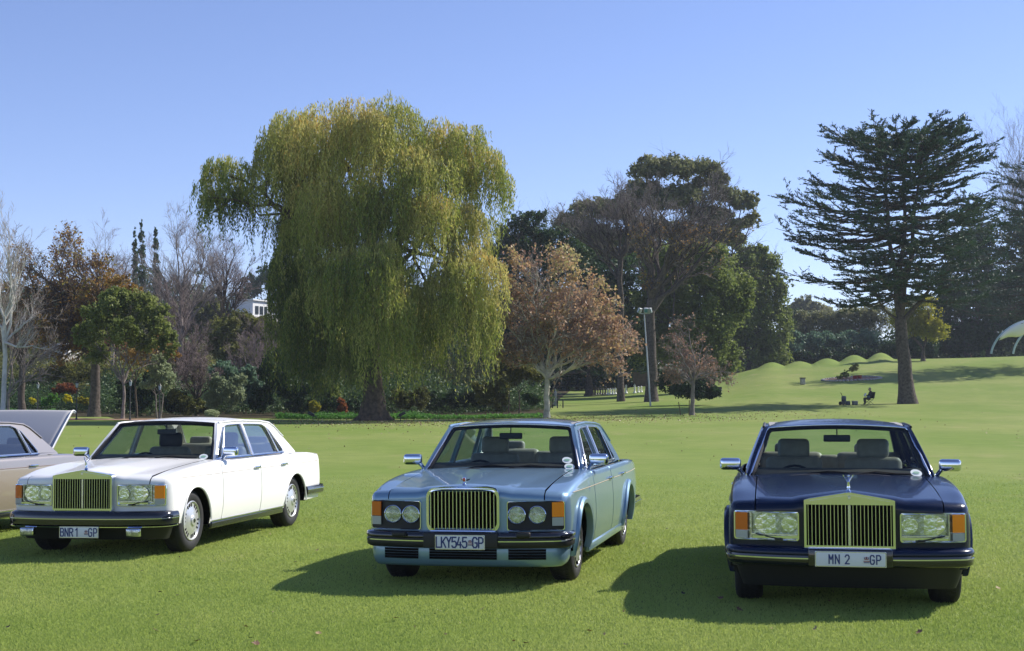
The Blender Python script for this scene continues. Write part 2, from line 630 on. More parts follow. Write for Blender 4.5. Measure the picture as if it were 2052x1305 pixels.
    for sgn in (1, -1):
        for k in (0, 1):
            m = doors[k] if sgn == 1 else doors[k].flipped_y()
            d = m.build('door', pm, root, smooth=38, recalc=True)
            h = MB()
            hx = -1.72 if k == 0 else -2.62
            y = side_y(hx, .80)
            h.rbox((hx, (y + .022) * sgn, .815), (.17, .016, .026), .008)
            h.rbox((hx + .07, (y + .008) * sgn, .815), (.03, .03, .02), .005)
            h.rbox((hx - .07, (y + .008) * sgn, .815), (.03, .03, .02), .005)
            h.build('handle', hm, d, smooth=40)
            if k == 0:
                MB().lathe([(0.001, 0), (.013, 0), (.011, .006)], (hx - .02, y * sgn, .72), 'y', 10).build('lock', hm, d, smooth=40)
    # wheel wells
    wm = MB()
    for c in (0, -3.06):
        for sgn in (1, -1):
            G0 = []
            for k in range(13):
                a = R(180 * k / 12)
                G0.append([(c + .40 * math.cos(a), .90 * sgn, .29 + .40 * math.sin(a)), (c + .40 * math.cos(a), .58 * sgn, .29 + .40 * math.sin(a))])
            wm.grid(G0)
            wm.add([(c + .40 * math.cos(R(15 * k)), .58 * sgn, .29 + .40 * math.sin(R(15 * k))) for k in range(13)] + [(c, .58 * sgn, .2)], [tuple(range(14))])
    wm.box((-1.53, 0, .30), (2.2, 1.70, .12))
    wm.box((.30, 0, .34), (.5, 1.1, .16))
    wm.box((-3.75, 0, .36), (.65, 1.5, .16))
    wm.box((0, 0, .36), (.9, 1.1, .2))
    wm.box((-3.06, 0, .36), (.9, 1.1, .2))
    wm.tube([(0, -.8, .30), (0, .8, .30)], .04)
    wm.tube([(-3.06, -.8, .30), (-3.06, .8, .30)], .05)
    wm.build('underbody', DARK, root)
    # sills
    for sgn in (1, -1):
        sl_ = MB().rbox((-1.53, .885 * sgn, .235), (2.22, .05, .085), .02).build('sill', pm if spec.get('flare') else GLOSSB, root, smooth=40)
        if spec.get('sillchrome', True):
            MB().box((-1.53, .914 * sgn, .277), (2.22, .012, .014)).build('sill_trim', CHROME, sl_)
    # swage strip along the flank
    st = MB()
    for sgn in (1, -1):
        XX = [x for x in np.linspace(.50, -4.0, 40)]
        pts = []
        for x in XX:
            pts.append((x - (.155 * float(_ss((x - .1) / .6)) if x > 0 else 0), (side_y(x, .80) + .0045) * sgn, .80))
        st.tube(pts, .0035, 4)
    st.build('coach_line', spec['line'], root)

def make_bonnet(root, pm, kind):
    b = MB()
    ys = [0, .02, .06, .12, .18, .24, .30, .36, .42, .48, .54, .60, .65, .696]
    G0 = []
    for y in ys:
        row = []
        for t in np.linspace(0, 1, 16):
            x = -.95 + (xfront(y) - .07 + .95) * t
            row.append((x, y, ztop(x, y, kind) + .002))
        zt = ztop(.70, y, kind)
        xr = xfront(y) - .07
        for a in (20, 40, 60, 80, 90):
            row.append((xr + .072 * math.sin(R(a)), y, zt + .002 - .07 * (1 - math.cos(R(a)))))
        row.append((xr + .072, y, zt - .11))
        G0.append(row)
    # use ordered symmetric rows
    full = [[(x, -y, z) for x, y, z in r] for r in reversed(G0[1:])] + G0
    b.grid(full, flip=True)
    return b.build('bonnet', pm, root, smooth=25, recalc=True)

def ws(a, b, off=0.0):
    """windscreen surface: a -1..1 across, b 0..1 up"""
    bb = b
    y = a * (.765 + (.612 - .765) * bb)
    x = (-.66 - .12 * a * a) * (1 - bb) + (-1.145 - .075 * a * a) * bb + off * .65
    z = .930 + (.445 - .030 * a * a) * bb + off * .7
    return (x, y, z)
def rw(a, b, off=0.0):
    """rear window surface"""
    y = a * (.69 + (.58 - .69) * b)
    x = (-3.40 + .10 * a * a) * (1 - b) + (-2.90 + .07 * a * a) * b - off * .6
    z = .955 + (.400 - .035 * a * a) * b + off * .7
    return (x, y, z)

FRONTWIN = [(-.985, .960), (-1.345, 1.312), (-1.42, 1.325), (-1.815, 1.332), (-1.825, .960)]
QUARTER = [(-.84, .960), (-.905, 1.02), (-1.29, 1.302), (-1.315, 1.302), (-.955, .960)]
REARWIN = [(-1.905, .960), (-1.895, 1.332), (-2.50, 1.318), (-2.60, 1.285), (-2.73, .960)]
REARQ = [(-2.765, .960), (-2.64, 1.275), (-2.70, 1.235), (-2.93, .985), (-2.915, .960)]

def make_cabin(root, pm, spec):
    fr = MB()
    outer = [(-.77, .925), (-.79, .955), (-.88, 1.04), (-1.20, 1.350), (-1.35, 1.368), (-1.9, 1.378), (-2.5, 1.362), (-2.80, 1.335), (-2.90, 1.30), (-3.40, .955), (-3.42, .925)]
    holes = [subdiv_loop(q, .15) for q in (FRONTWIN, QUARTER, REARWIN, REARQ)]
    O = subdiv_loop(outer, .15)
    fr.plate([O] + holes, lambda x, z, o: sg(x, z, o), .035)
    fr.mirror_y()
    # windscreen pillars and header, rear pillars
    def strip(m, A, B, n=10, bulge=.008):
        G0 = []
        for k in range(n + 1):
            p, q = Vector(A(k / n)), Vector(B(k / n))
            row = []
            for t in (0, .25, .5, .75, 1):
                c = p.lerp(q, t)
                o = Vector((.7, .6 * (1 if c.y > 0 else -1), .4)) * bulge * math.sin(PI * t)
                row.append(tuple(c + o))
            G0.append(row)
        m.grid(G0)
    pil = MB()
    path = [(-.77, .925), (-.79, .955), (-.88, 1.04), (-1.20, 1.350)]
    def sidefront(t):
        z = .925 + (1.352 - .925) * t
        x = np.interp(z, [p[1] for p in path], [p[0] for p in path])
        return sg(x, z)
    strip(pil, lambda t: ws(1, t * .985), sidefront)
    rp = [(-3.42, .925), (-3.40, .955), (-2.90, 1.30), (-2.86, 1.32)]
    def siderear(t):
        z = .925 + (1.32 - .925) * t
        x = np.interp(z, [p[1] for p in rp], [p[0] for p in rp])
        return sg(x, z)
    G0 = []
    for k in range(11):
        p, q = Vector(siderear(k / 10)), Vector(rw(1, k / 10 * .97))
        G0.append([tuple(p.lerp(q, t) + Vector((-.5, .8, .3)) * .014 * math.sin(PI * t)) for t in (0, .2, .4, .6, .8, 1)])
    pil.grid(G0)
    pil.mirror_y()
    fr.v, k = fr.v + pil.v, len(fr.v)
    fr.f += [tuple(i + k for i in f) for f in pil.f]
    # shelf under the rear window
    G0 = [[(-3.45 + .10 * a * a, a * .70, .952), (-3.36 + .10 * a * a, a * .70, .958)] for a in np.linspace(-1, 1, 11)]
    fr.grid(G0)
    fr.build('pillar_frame', pm, root, smooth=40, recalc=True)
    # roof
    rf = MB()
    G0 = []
    for a in np.linspace(-1, 1, 25):
        row = []
        p0, p1 = Vector(ws(a, 1)), Vector(rw(a, 1))
        for t in np.linspace(0, 1, 17):
            x = p0.x + (p1.x - p0.x) * t
            yw = .612 + .045 * math.sin(PI * t) ** .6 - .03 * t
            ze = p0.z * (1 - t) + p1.z * t
            z = ze + .055 * math.sin(PI * (t * .92 + .03)) ** .7 * (1 - .55 * a ** 4)
            if abs(a) > .999: z -= .012
            row.append((x, a * yw / .612 * .615, z))
        G0.append(row)
    rf.grid(G0, flip=True)
    roof = rf.build('roof', pm, root, smooth=50, recalc=True)
    for sgn in (1, -1):
        g = MB()
        g.tube([sg(x, z, -.004, sgn) for x, z in ((-1.23, 1.355), (-1.35, 1.366), (-1.9, 1.376), (-2.5, 1.360), (-2.80, 1.333), (-2.92, 1.285), (-3.12, 1.15))], .013, 6)
        g.build('roof_gutter', spec.get('gutter', pm), roof, smooth=60)
    # glass
    wsg = MB().grid([[ws(a * .985, .01 + b * .97, -.008) for b in np.linspace(0, 1, 9)] for a in np.linspace(-1, 1, 17)])
    W = wsg.build('windscreen', GLASS, root, smooth=180)
    rwg = MB().grid([[rw(a * .985, .02 + b * .95, -.008) for b in np.linspace(0, 1, 7)] for a in np.linspace(-1, 1, 13)])
    rwg.build('rear_window', GLASS, root, smooth=180)
    tr = MB()
    loop = [ws(a, 0.0, .004) for a in np.linspace(-1, 1, 17)] + [ws(1, b, .004) for b in np.linspace(.1, .95, 9)] + [ws(a, 1, .004) for a in np.linspace(.97, -.97, 17)] + [ws(-1, b, .004) for b in np.linspace(.95, .1, 9)]
    tr.tube(loop, .0115, 6, closed=True)
    tr.build('windscreen_trim', spec['wstrim'], root, smooth=60)
    lo2 = [tuple(Vector(p) + Vector((-.012, 0, -.008)) for p in [ (q[0], q[1] * .972, .93 + (q[2] - .93) * .972 )])[0] for q in loop]
    tk = MB(); tk.tube(lo2, .020, 5, closed=True); tk.build('windscreen_seal', BLACK, root, smooth=60)
    tr = MB()
    loop = [rw(a, 0.0, .002) for a in np.linspace(-1, 1, 11)] + [rw(a, 1, .002) for a in np.linspace(1, -1, 11)]
    tr.tube(loop, .010, 6, closed=True)
    tr.build('rear_window_trim', CHROME_D, root, smooth=60)
    for sgn in (1, -1):
        for q in (FRONTWIN, QUARTER, REARWIN, REARQ):
            wdw = MB().plate([subdiv_loop(q, .12)], lambda x, z, o: sg(x, z, .016, sgn)).build('window', GLASS_S, root, smooth=180)
            MB().tube([sg(x, z, -.002, sgn) for x, z in subdiv_loop(q, .08)], .0085, 5, closed=True).build('window_trim', CHROME_D, wdw, smooth=60)
        px = MB()
        px.tube([sg(-1.862, z, -.003, sgn) for z in (.95, 1.05, 1.15, 1.25, 1.34)], .016, 5)
        px.build('door_pillar', CHROME_D, root, smooth=60)
        MB().tube([sg(x, .947, -.004, sgn) for x in np.linspace(-.80, -2.95, 20)], .008, 5).build('waist_trim', CHROME, root, smooth=60)

def make_boot(root, pm, lid_open=False, dull=None):
    b = MB()
    G0 = []
    for y in np.linspace(-.665, .665, 15):
        row = []
        for t in np.linspace(0, 1, 9):
            x = -3.43 - .70 * t
            z = .936 + .014 * (1 - (y / .68) ** 2) - .045 * max(0, (-x - 3.3) / .85) ** 1.6
            row.append((x, y, z + .003))
        x, _, z = row[-1]
        for a in (25, 50, 75, 90):
            row.append((x - .075 * math.sin(R(a)), y, z - .07 * (1 - math.cos(R(a)))))
        row.append((x - .078, y, .81 if lid_open else .62))
        G0.append(row)
    b.grid(G0)
    if not lid_open:
        b.build('boot_lid', pm, root, smooth=40, recalc=True)
        return
    m = Matrix.Translation((-3.40, 0, .95)) @ Matrix.Rotation(R(lid_open), 4, 'Y') @ Matrix.Translation((3.40, 0, -.95))
    b.v = [tuple(m @ Vector(p)) for p in b.v]
    o = b.build('boot_lid', dull or pm, root, smooth=40, recalc=True)
    md = o.modifiers.new('thickness', 'SOLIDIFY')
    md.thickness = .03
    for y in (-.665, .665):
        pts = [m @ Vector(G0[0 if y < 0 else -1][k]) for k in range(len(G0[0]))]
        MB().tube(pts, .011, 5).build('lid_edge_trim', PLATE, o, smooth=50)

def make_wheels(root, style, steer=0):
    """four wheels: tyre, rim and hub"""
    for cx, sgn in ((0, 1), (0, -1), (-3.06, 1), (-3.06, -1)):
        wroot = bpy.data.objects.new('wheel', None)
        wroot.location = (cx, .0, .318)
        link(wroot, root)
        if sgn == -1: wroot.scale = (1, 1, 1)
        m = MB()
        prof = [(.200, .660), (.235, .655), (.300, .655), (.328, .675), (.335, .70), (.335, .815), (.328, .845), (.300, .868), (.262, .874), (.235, .868), (.212, .858), (.205, .84)]
        m.lathe([(r, y * sgn) for r, y in prof], (0, 0, 0), 'y', 48)
        t = m.build('tyre', TYRE, wroot, smooth=50, recalc=True)
        g = MB()
        for k in range(60):     # tread blocks
            a = 2 * PI * k / 60
            for yy in (.70, .737, .775, .812):
                aa = a + (.035 if yy in (.737, .812) else 0)
                g.box((.3365 * math.cos(aa), yy * sgn, .3365 * math.sin(aa)), (.006, .028, .024), ry=-aa)
        g.build('tread', TYRE, wroot)['kind'] = 'stuff'
        rim = MB()
        if style == 'disc':
            pr = [(.212, .858), (.214, .868), (.205, .872), (.198, .864), (.188, .852), (.165, .856), (.12, .872), (.085, .878), (.07, .880), (.060, .884), (.052, .893), (.03, .897), (.001, .898)]
        else:
            pr = [(.212, .858), (.214, .869), (.204, .872), (.197, .86), (.190, .852), (.17, .868), (.11, .874), (.075, .868), (.062, .868), (.056, .884), (.03, .889), (.001, .890)]
        rim.lathe([(r, y * sgn) for r, y in pr], (0, 0, 0), 'y', 48)
        rim.build('rim', HUBC if style == 'disc' else spec_rim, wroot, smooth=30, recalc=True)
        sl = MB()
        n = 24 if style == 'disc' else 15
        for k in range(n):
            a = 2 * PI * k / n
            if style == 'disc':
                if k % 4 == 3: continue
                sl.box((.168 * math.cos(a), .858 * sgn, .168 * math.sin(a)), (.040, .012, .014), ry=-a)
            else:
                sl.box((.176 * math.cos(a), .866 * sgn, .176 * math.sin(a)), (.030, .012, .022), ry=-a)
        sl.build('vent_slots', DARK, wroot)['kind'] = 'stuff'
        hc = MB().lathe([(.024, .896 * sgn), (.022, .902 * sgn), (.001, .904 * sgn)], (0, 0, 0), 'y', 16)
        hc.build('hub_cap', GLOSSB, wroot, smooth=40)

def sweep(path, prof):
    """path: list of (x,y); prof: list of (out, z)"""
    n = len(path)
    G0 = []
    for i, (x, y) in enumerate(path):
        a = Vector(path[max(i - 1, 0)])
        b = Vector(path[min(i + 1, n - 1)])
        t = (b - a).normalized()
        nx, ny = t.y, -t.x
        G0.append([(x + nx * o, y + ny * o, z) for o, z in prof])
    return G0
def bumper_path(half, xf=.80, back=.42, n=28, c=.10, y1=None):
    pts = []
    for k in range(n + 1):
        y = -half + .12 + (2 * half - .24) * k / n
        pts.append((xf - c * (abs(y) / half) ** 3 , y))
    L = []
    ex, ey = pts[-1]
    for a in (15, 35, 55, 75, 90):
        L.append((ex - .12 * (1 - math.cos(R(a))) - .02 * a / 90, ey + .12 * math.sin(R(a))))
    L.append((back, half + .0))
    left = [(x, -y) for x, y in reversed(L)]
    return left + pts + L

def lamp_fn(off):
    return lambda y, z, o: (xfront(y) + off + o, y, z)

def panel(m, y0, y1, z0, z1, off, s, th=.02, n=8):
    """curved rectangular block following the front face"""
    ys = list(np.linspace(y0, y1, n))
    zs = [z0, z1]
    fr = [[(xfront(y) + off, y * s, z) for z in zs] for y in ys]
    m.grid(fr)
    bk = [[(xfront(y) + off - th, y * s, z) for z in zs] for y in ys]
    for z in (0, 1):
        m.grid([[fr[i][z], bk[i][z]] for i in range(n)])
    m.grid([fr[0], bk[0]])
    m.grid([fr[-1], bk[-1]])
    return m

def make_front(root, pm, spec):
    kind = spec['kind']
    X0 = .735
    # grille shell
    if kind == 'temple':
        outer = [(-.335, .484), (.335, .484), (.335, .842), (.30, .852), (0, .902), (-.30, .852), (-.335, .842)]
        inner = [(-.318, .502), (.318, .502), (.318, .808), (-.318, .808)]
        g = MB()
        fn = lambda y, z, o: (X0 + .055 - o, y, z)
        g.plate([outer, list(reversed(inner))], fn, .13)
        gr = g.build('grille', CHROME, root, smooth=25, recalc=True)
        pr = MB()                                  # raised pediment panel
        pr.plate([[(-.30, .818), (.30, .818), (.30, .836), (0, .884), (-.30, .836)]], lambda y, z, o: (X0 + .060 - o, y, z), .006)
        pr.build('pediment', CHROME, gr)
        MB().rbox((X0 + .061, 0, .862), (.006, .022, .026), .004).build('badge', CHROME_D, gr)
        n, z0, z1, hw = 23, .502, .808, .318
        zt = lambda y: .808
        MB().box((X0 + .02, 0, .655), (.02, .636, .306)).build('grille_backing', DARK, gr)
    else:
        outer = rrect(-.325, .478, .325, .850, .07, 5)
        outer = [(y, z + (.016 * (1 - (y / .33) ** 2) if z > .7 else 0)) for y, z in outer]
        outer = subdiv_loop(outer, .06)
        outer = [(y, z + (.012 * (1 - (y / .33) ** 2) if z > .8 and abs(y) < .25 else 0)) for y, z in outer]
        inner = shrink(outer, .022)
        g = MB()
        g.plate([outer, list(reversed(inner))], lambda y, z, o: (X0 + .055 - o - .02 * (y / .33) ** 2, y, z), .13)
        gr = g.build('grille', CHROME, root, smooth=25, recalc=True)
        n, hw = 18, .298
        zt = lambda y: .824 + .010 * (1 - (y / .33) ** 2) - (.035 * max(0, (abs(y) - .25) / .045) ** 2)
        MB().box((X0 + .00, 0, .665), (.02, .59, .31)).build('grille_backing', DARK, gr)
    me = None
    for k in range(n):
        y = -hw + 2 * hw * (k + .5) / n
        hgt = zt(y) - .502
        wv = .0050 if kind == 'temple' else .0066
        v = MB()
        v.grid([[(X0 + .038 + .018 * math.cos(2 * PI * q / 10), y + wv * math.sin(2 * PI * q / 10), zz) for zz in (.503, .501 + hgt)] for q in range(10)], closed_u=True)
        v.build('vane', CHROME, gr, smooth=180)
    if kind == 'temple':
        MB().rbox((X0 + .048, 0, .655), (.012, .020, .305), .003, 1).build('centre_bar', CHROME_D, gr)
    # mascot
    if kind == 'temple':
        ms = MB()
        ms.lathe([(.020, 0), (.022, .006), (.014, .012), (.010, .022), (.013, .030)], (X0 - .03, 0, .902), 'z', 12)
        base = (X0 - .03, 0, .932)
        ms.tube([base, (X0 - .028, 0, .962), (X0 - .018, 0, .988), (X0 - .004, 0, 1.004), (X0 + .006, 0, 1.016)], [.015, .010, .009, .007, .008], 8)
        ms.lathe([(.001, -.008), (.007, -.005), (.008, 0), (.006, .006), (.001, .008)], (X0 + .012, 0, 1.024), 'z', 8)
        for s in (1, -1):
            ms.plate([[(0, 0), (.018, .03), (.040, .062), (.046, .078), (.034, .070), (.012, .045), (0, .02)]],
                     lambda a, b, o: (X0 - .020 - a * .9 - o, s * (a * .8 + .004), .965 + b * .85), .004)
        ms.build('mascot', CHROME, root, smooth=50)
    else:
        ms = MB()
        ms.lathe([(.020, 0), (.022, .006), (.012, .014), (.009, .03)], (X0 - .03, 0, .876), 'z', 12)
        ms.rbox((X0 - .03, 0, .925), (.012, .030, .045), .006)
        mo = ms.build('mascot', CHROME, root, smooth=50)
        wg = MB()
        for s in (1, -1):
            wg.plate([[(0, 0), (.02, .004), (.075, .012), (.055, -.004), (.02, -.008)]], lambda a, b, o: (X0 - .03 - a * .7 - o, s * (a * .6), .92 + b), .004)
        wg.build('mascot_wings', CHROME, mo)
        MB().rbox((X0 - .020, 0, .925), (.006, .020, .030), .004).build('mascot_enamel', RED, mo)
    # headlights
    for s in (1, -1):
        fn = lambda off: (lambda y, z, o: (xfront(y) + off - o, y * s, z))
        z0, z1 = (.525, .748)
        yi, yo = .372, .865
        if kind == 'temple':
            fo = rrect(yi, z0, yo, z1, .022, 3)
            fi = shrink(fo, .010)
            fo2, fi2 = subdiv_loop(fo, .06), subdiv_loop(fi, .06)
            h = MB().plate([fo2, list(reversed(fi2))], fn(.020), .05).build('headlight', CHROME, root, smooth=30, recalc=True)
            panel(MB(), yi + .006, yo - .006, z0 + .006, z1 - .006, .004, s, .004, 12).build('lamp_bed', REFL, h, recalc=True)
            # big and small reflector
            for yy, rr, zz in ((.60, .080, .655), (.445, .056, .655)):
                c = (xfront(yy) + .0, yy * s, zz)
                pr = [(rr * 1.06, .014), (rr, .013), (rr * .92, .009), (rr * .6, .005), (rr * .25, .007), (rr * .12, .012), (.001, .013)]
                if rr > .07:
                    mm = MB().lathe(pr, c, 'x', 24)
                    mm.v = [(x, c[1] + (y - c[1]) * 1.25, c[2] + (z - c[2]) * .95) for x, y, z in mm.v]
                else: mm = MB().lathe(pr, c, 'x', 20)
                mm.build('reflector', mottle(mat('reflector_bowl', (.66, .70, .72), .13, .95), 30, .2, .3, .01) if 'reflector_bowl' not in bpy.data.materials else bpy.data.materials['reflector_bowl'], h, smooth=50)
            panel(MB(), yi + .016, .730, .576, z1 - .014, .024, s, .003, 8).build('lens', LENS, h, recalc=True)
            panel(panel(MB(), yi + .012, .735, .568, .576, .026, s, .02), .730, .7355, .576, z1 - .012, .028, s, .02, 2).build('lens_frame', CHROME_D, h)
            rib = MB()
            for q in np.linspace(yi + .03, .715, 26):
                rib.box((xfront(q) + .0185, q * s, .655), (.0016, .002, .15))
            rib.build('lens_ribs', LENS, h)
            panel(MB(), .760, yo - .012, .600, z1 - .014, .030, s, .026, 5).build('indicator', AMBER if s == 1 else AMBER_SHADE, h, recalc=True)
            panel(MB(), .760, yo - .014, z0 + .012, .596, .028, s, .022, 5).build('side_lamp', CLEARL, h, recalc=True)
            wb = MB()
            wb.box((xfront(.55) + .032, .55 * s, .555), (.008, .34, .016), rz=-.05 * s)
            wb.build('lamp_bar', CHROME, h)
            wp = MB().tube([(xfront(.55) + .045, .52 * s, .540), (xfront(.6) + .05, .62 * s, .560), (xfront(.7) + .03, .70 * s, .575)], .005, 5)
            wp.box((xfront(.53) + .045, .53 * s, .540), (.02, .05, .014))
            wp.build('lamp_wiper', BLACK, h)
        else:
            z0, z1, yi = .490, .742, .385
            fo = subdiv_loop(rrect(yi, z0, yo + .005, z1, .02, 3), .06)
            h = MB().plate([fo, list(reversed(subdiv_loop(shrink(rrect(yi, z0, yo + .005, z1, .02, 3), .006), .06)))], fn(.018), .04).build('headlight', CHROME, root, smooth=30, recalc=True)
            panel(MB(), yi + .005, yo, z0 + .005, z1 - .005, .010, s, .01, 12).build('lamp_bed', BLACK, h, recalc=True)
            for yy in (.472, .645):
                c = (xfront(yy) + .010, yy * s, .625)
                bz = MB().lathe([(.078, .004), (.079, .024), (.074, .028), (.070, .022), (.069, .012)], c, 'x', 32)
                bz.f = bz.f[:-2]
                lamp = bz.build('lamp_rim', CHROME, h, smooth=50)
            for yy in (.472, .645):
                c = (xfront(yy) + .010, yy * s, .625)
                MB().lathe([(.070, .018), (.060, .010), (.040, .005), (.020, .006), (.012, .016), (.001, .018)], c, 'x', 28).build('reflector', REFL, h, smooth=60)
                MB().lathe([(.070, .020), (.055, .028), (.03, .033), (.001, .035)], c, 'x', 28).build('lens', LENS, h, smooth=60)
            panel(MB(), .768, yo - .004, .606, z1 - .012, .034, s, .028, 5).build('indicator', AMBER if s == 1 else AMBER_SHADE, h, recalc=True)
            panel(MB(), .768, yo - .006, .530, .602, .030, s, .022, 5).build('side_lamp', CLEARL, h, recalc=True)
    # bumper
    half = .868
    path = bumper_path(half, c=.15, back=.44)
    if spec['bumper'] == 'rubber':
        prof = [(-.03, .325), (.03, .320), (.055, .335), (.060, .375), (.060, .425), (.050, .455), (.02, .472), (-.03, .475)]
        b = MB().grid(sweep(path, prof)).build('front_bumper', GLOSSB, root, smooth=50, recalc=True)
        MB().grid(sweep(path, [(.058, .390), (.0645, .393), (.0645, .401), (.058, .404)])).build('chrome_strip', CHROME, b)
        MB().grid(sweep(path, [(.02, .312), (.050, .310), (.052, .318), (.03, .322)])).build('lower_strip', CHROME, b)
        pz, px = .262, .85
    else:
        prof = [(-.03, .350), (.03, .345), (.052, .360), (.056, .395), (.050, .428)]
        b = MB().grid(sweep(path, prof)).build('front_bumper', BLACK if kind != 'temple' else GLOSSB, root, smooth=50, recalc=True)
        MB().grid(sweep(path, [(.045, .428), (.060, .436), (.062, .455), (.050, .474), (.0, .484), (-.03, .484)])).build('bumper_top', spec['bumper_top'], b, smooth=50)
        MB().grid(sweep(path, [(.054, .400), (.0605, .402), (.0605, .411), (.054, .413)])).build('chrome_strip', CHROME, b)
        ct = MB().rbox((.818, 0, .415), (.10, .66 if kind != 'temple' else .62, .135), .012)
        ct.build('plate_plinth', BLACK if kind != 'temple' else GLOSSB, b, smooth=40)
        pz, px = (.410 if kind == 'temple' else .400), .874
        if kind != 'temple':
            for s in (1, -1):
                MB().rbox((.842, .55 * s, .465), (.06, .12, .045), .012).build('overrider', BLACK, b, smooth=40)
    # dark strip of little fins between grille and bumper
    fb = MB().box((.775, 0, .474), (.02, .64, .018))
    fin = fb.build('bumper_filler', CHROME if kind == 'temple' else pm, root)
    fs = MB()
    for q in np.linspace(-.30, .30, 30):
        fs.box((.788, q, .474), (.008, .010, .012))
    fs.build('filler_slots', DARK, fin)
    # air dam
    path2 = bumper_path(.845, xf=.74 if spec['dam'] == 'body' else .68, back=.42)
    dam_m = pm if spec['dam'] == 'body' else (GLOSSB if spec['dam'] == 'gloss' else BLACK)
    dam = MB().grid(sweep(path2, [(.03, .345), (.036, .31), (.030, .245), (.012, .20), (-.01, .180), (-.06, .178)] if spec['dam'] == 'body' else [(.02, .345), (.0, .29), (-.02, .225), (-.045, .168), (-.12, .165)])).build('air_dam', dam_m, root, smooth=50, recalc=True)
    if kind != 'temple':
        for y0, y1 in ((-.72, -.40), (-.30, .30), (.40, .72)):
            k = MB()
            for zz in (.325, .302, .279, .256):
                for q in range(8):
                    ya, yb = y0 + (y1 - y0) * q / 8, y0 + (y1 - y0) * (q + 1) / 8
                    xa, xb = .74 - .10 * (abs(ya) / .845) ** 3 + .040, .74 - .10 * (abs(yb) / .845) ** 3 + .040
                    k.add([(xa, ya, zz - .0105), (xb, yb, zz - .0105), (xb, yb, zz + .0105), (xa, ya, zz + .0105)], [(0, 1, 2, 3)])
            k.build('air_intake', DARK, dam)
    if spec['bumper'] == 'rubber':
        for s in (1, -1):
            f = MB().rbox((.82, .60 * s, .262), (.06, .155, .085), .012).build('fog_lamp', CHROME, root, smooth=40)
            MB().rbox((.851, .60 * s, .262), (.008, .135, .066), .006).build('lens', REFL, f, smooth=40)
    # number plate
    pw, ph = spec['plate_size']
    pl = MB().rbox((px, 0, pz), (.012, pw, ph), .005, 2).build('number_plate', PLATE, root, smooth=40)
    rim = MB().plate([rrect(-pw / 2 + .002, -ph / 2 + .002, pw / 2 - .002, ph / 2 - .002, .012), list(reversed(rrect(-pw / 2 + .007, -ph / 2 + .007, pw / 2 - .007, ph / 2 - .007, .010)))],
                     lambda y, z, o: (px + .0075, y, z + pz))
    rim.build('plate_border', CHROME_D, pl)
    for s, y, hgt, pitch in spec['plate']:
        letters('plate_lettering', s, y, pz, px + .0085, hgt, PLATEB, pl, pitch)
    cr = MB()
    cy = spec['crest']
    cr.box((px + .009, cy, pz - .012), (.002, .044, .006))
    cr.box((px + .009, cy, pz + .002), (.002, .030, .006))
    cr.lathe([(.008, -.001), (.008, .001)], (px + .009, cy, pz + .014), 'x', 8)
    cr.build('plate_crest', mat('crest_red', (.35, .12, .10), .5) if 'crest_red' not in bpy.data.materials else bpy.data.materials['crest_red'], pl)
    c2 = MB()
    for q in (-.014, 0, .014): c2.box((px + .0095, cy + q, pz + .012), (.002, .005, .012))
    c2.box((px + .0095, cy, pz - .022), (.002, .040, .005))
    c2.build('crest_detail', PLATEB, pl)
    # rear bumper
    path = [(-3.35 - x, y) for x, y in bumper_path(.885, xf=.90, back=.10)]
    prof = [(-.03, .36), (.03, .355), (.06, .375), (.062, .44), (.05, .475), (.0, .485), (-.03, .485)]
    rb = MB().grid(sweep(list(reversed(path)), prof)).build('rear_bumper', GLOSSB, root, smooth=50, recalc=True)
    MB().grid(sweep(list(reversed(path)), [(.062, .42), (.068, .424), (.068, .434), (.062, .438)])).build('chrome_strip', CHROME, rb)
    for s in (1, -1):
        MB().rbox((-4.135, .765 * s, .72), (.06, .13, .28), .02).build('tail_light', RED, root, smooth=40)
        MB().rbox((.30, (side_y(.3, .80) - .006) * s, .765), (.03, .012, .012), .003).build('side_repeater', AMBER, root)

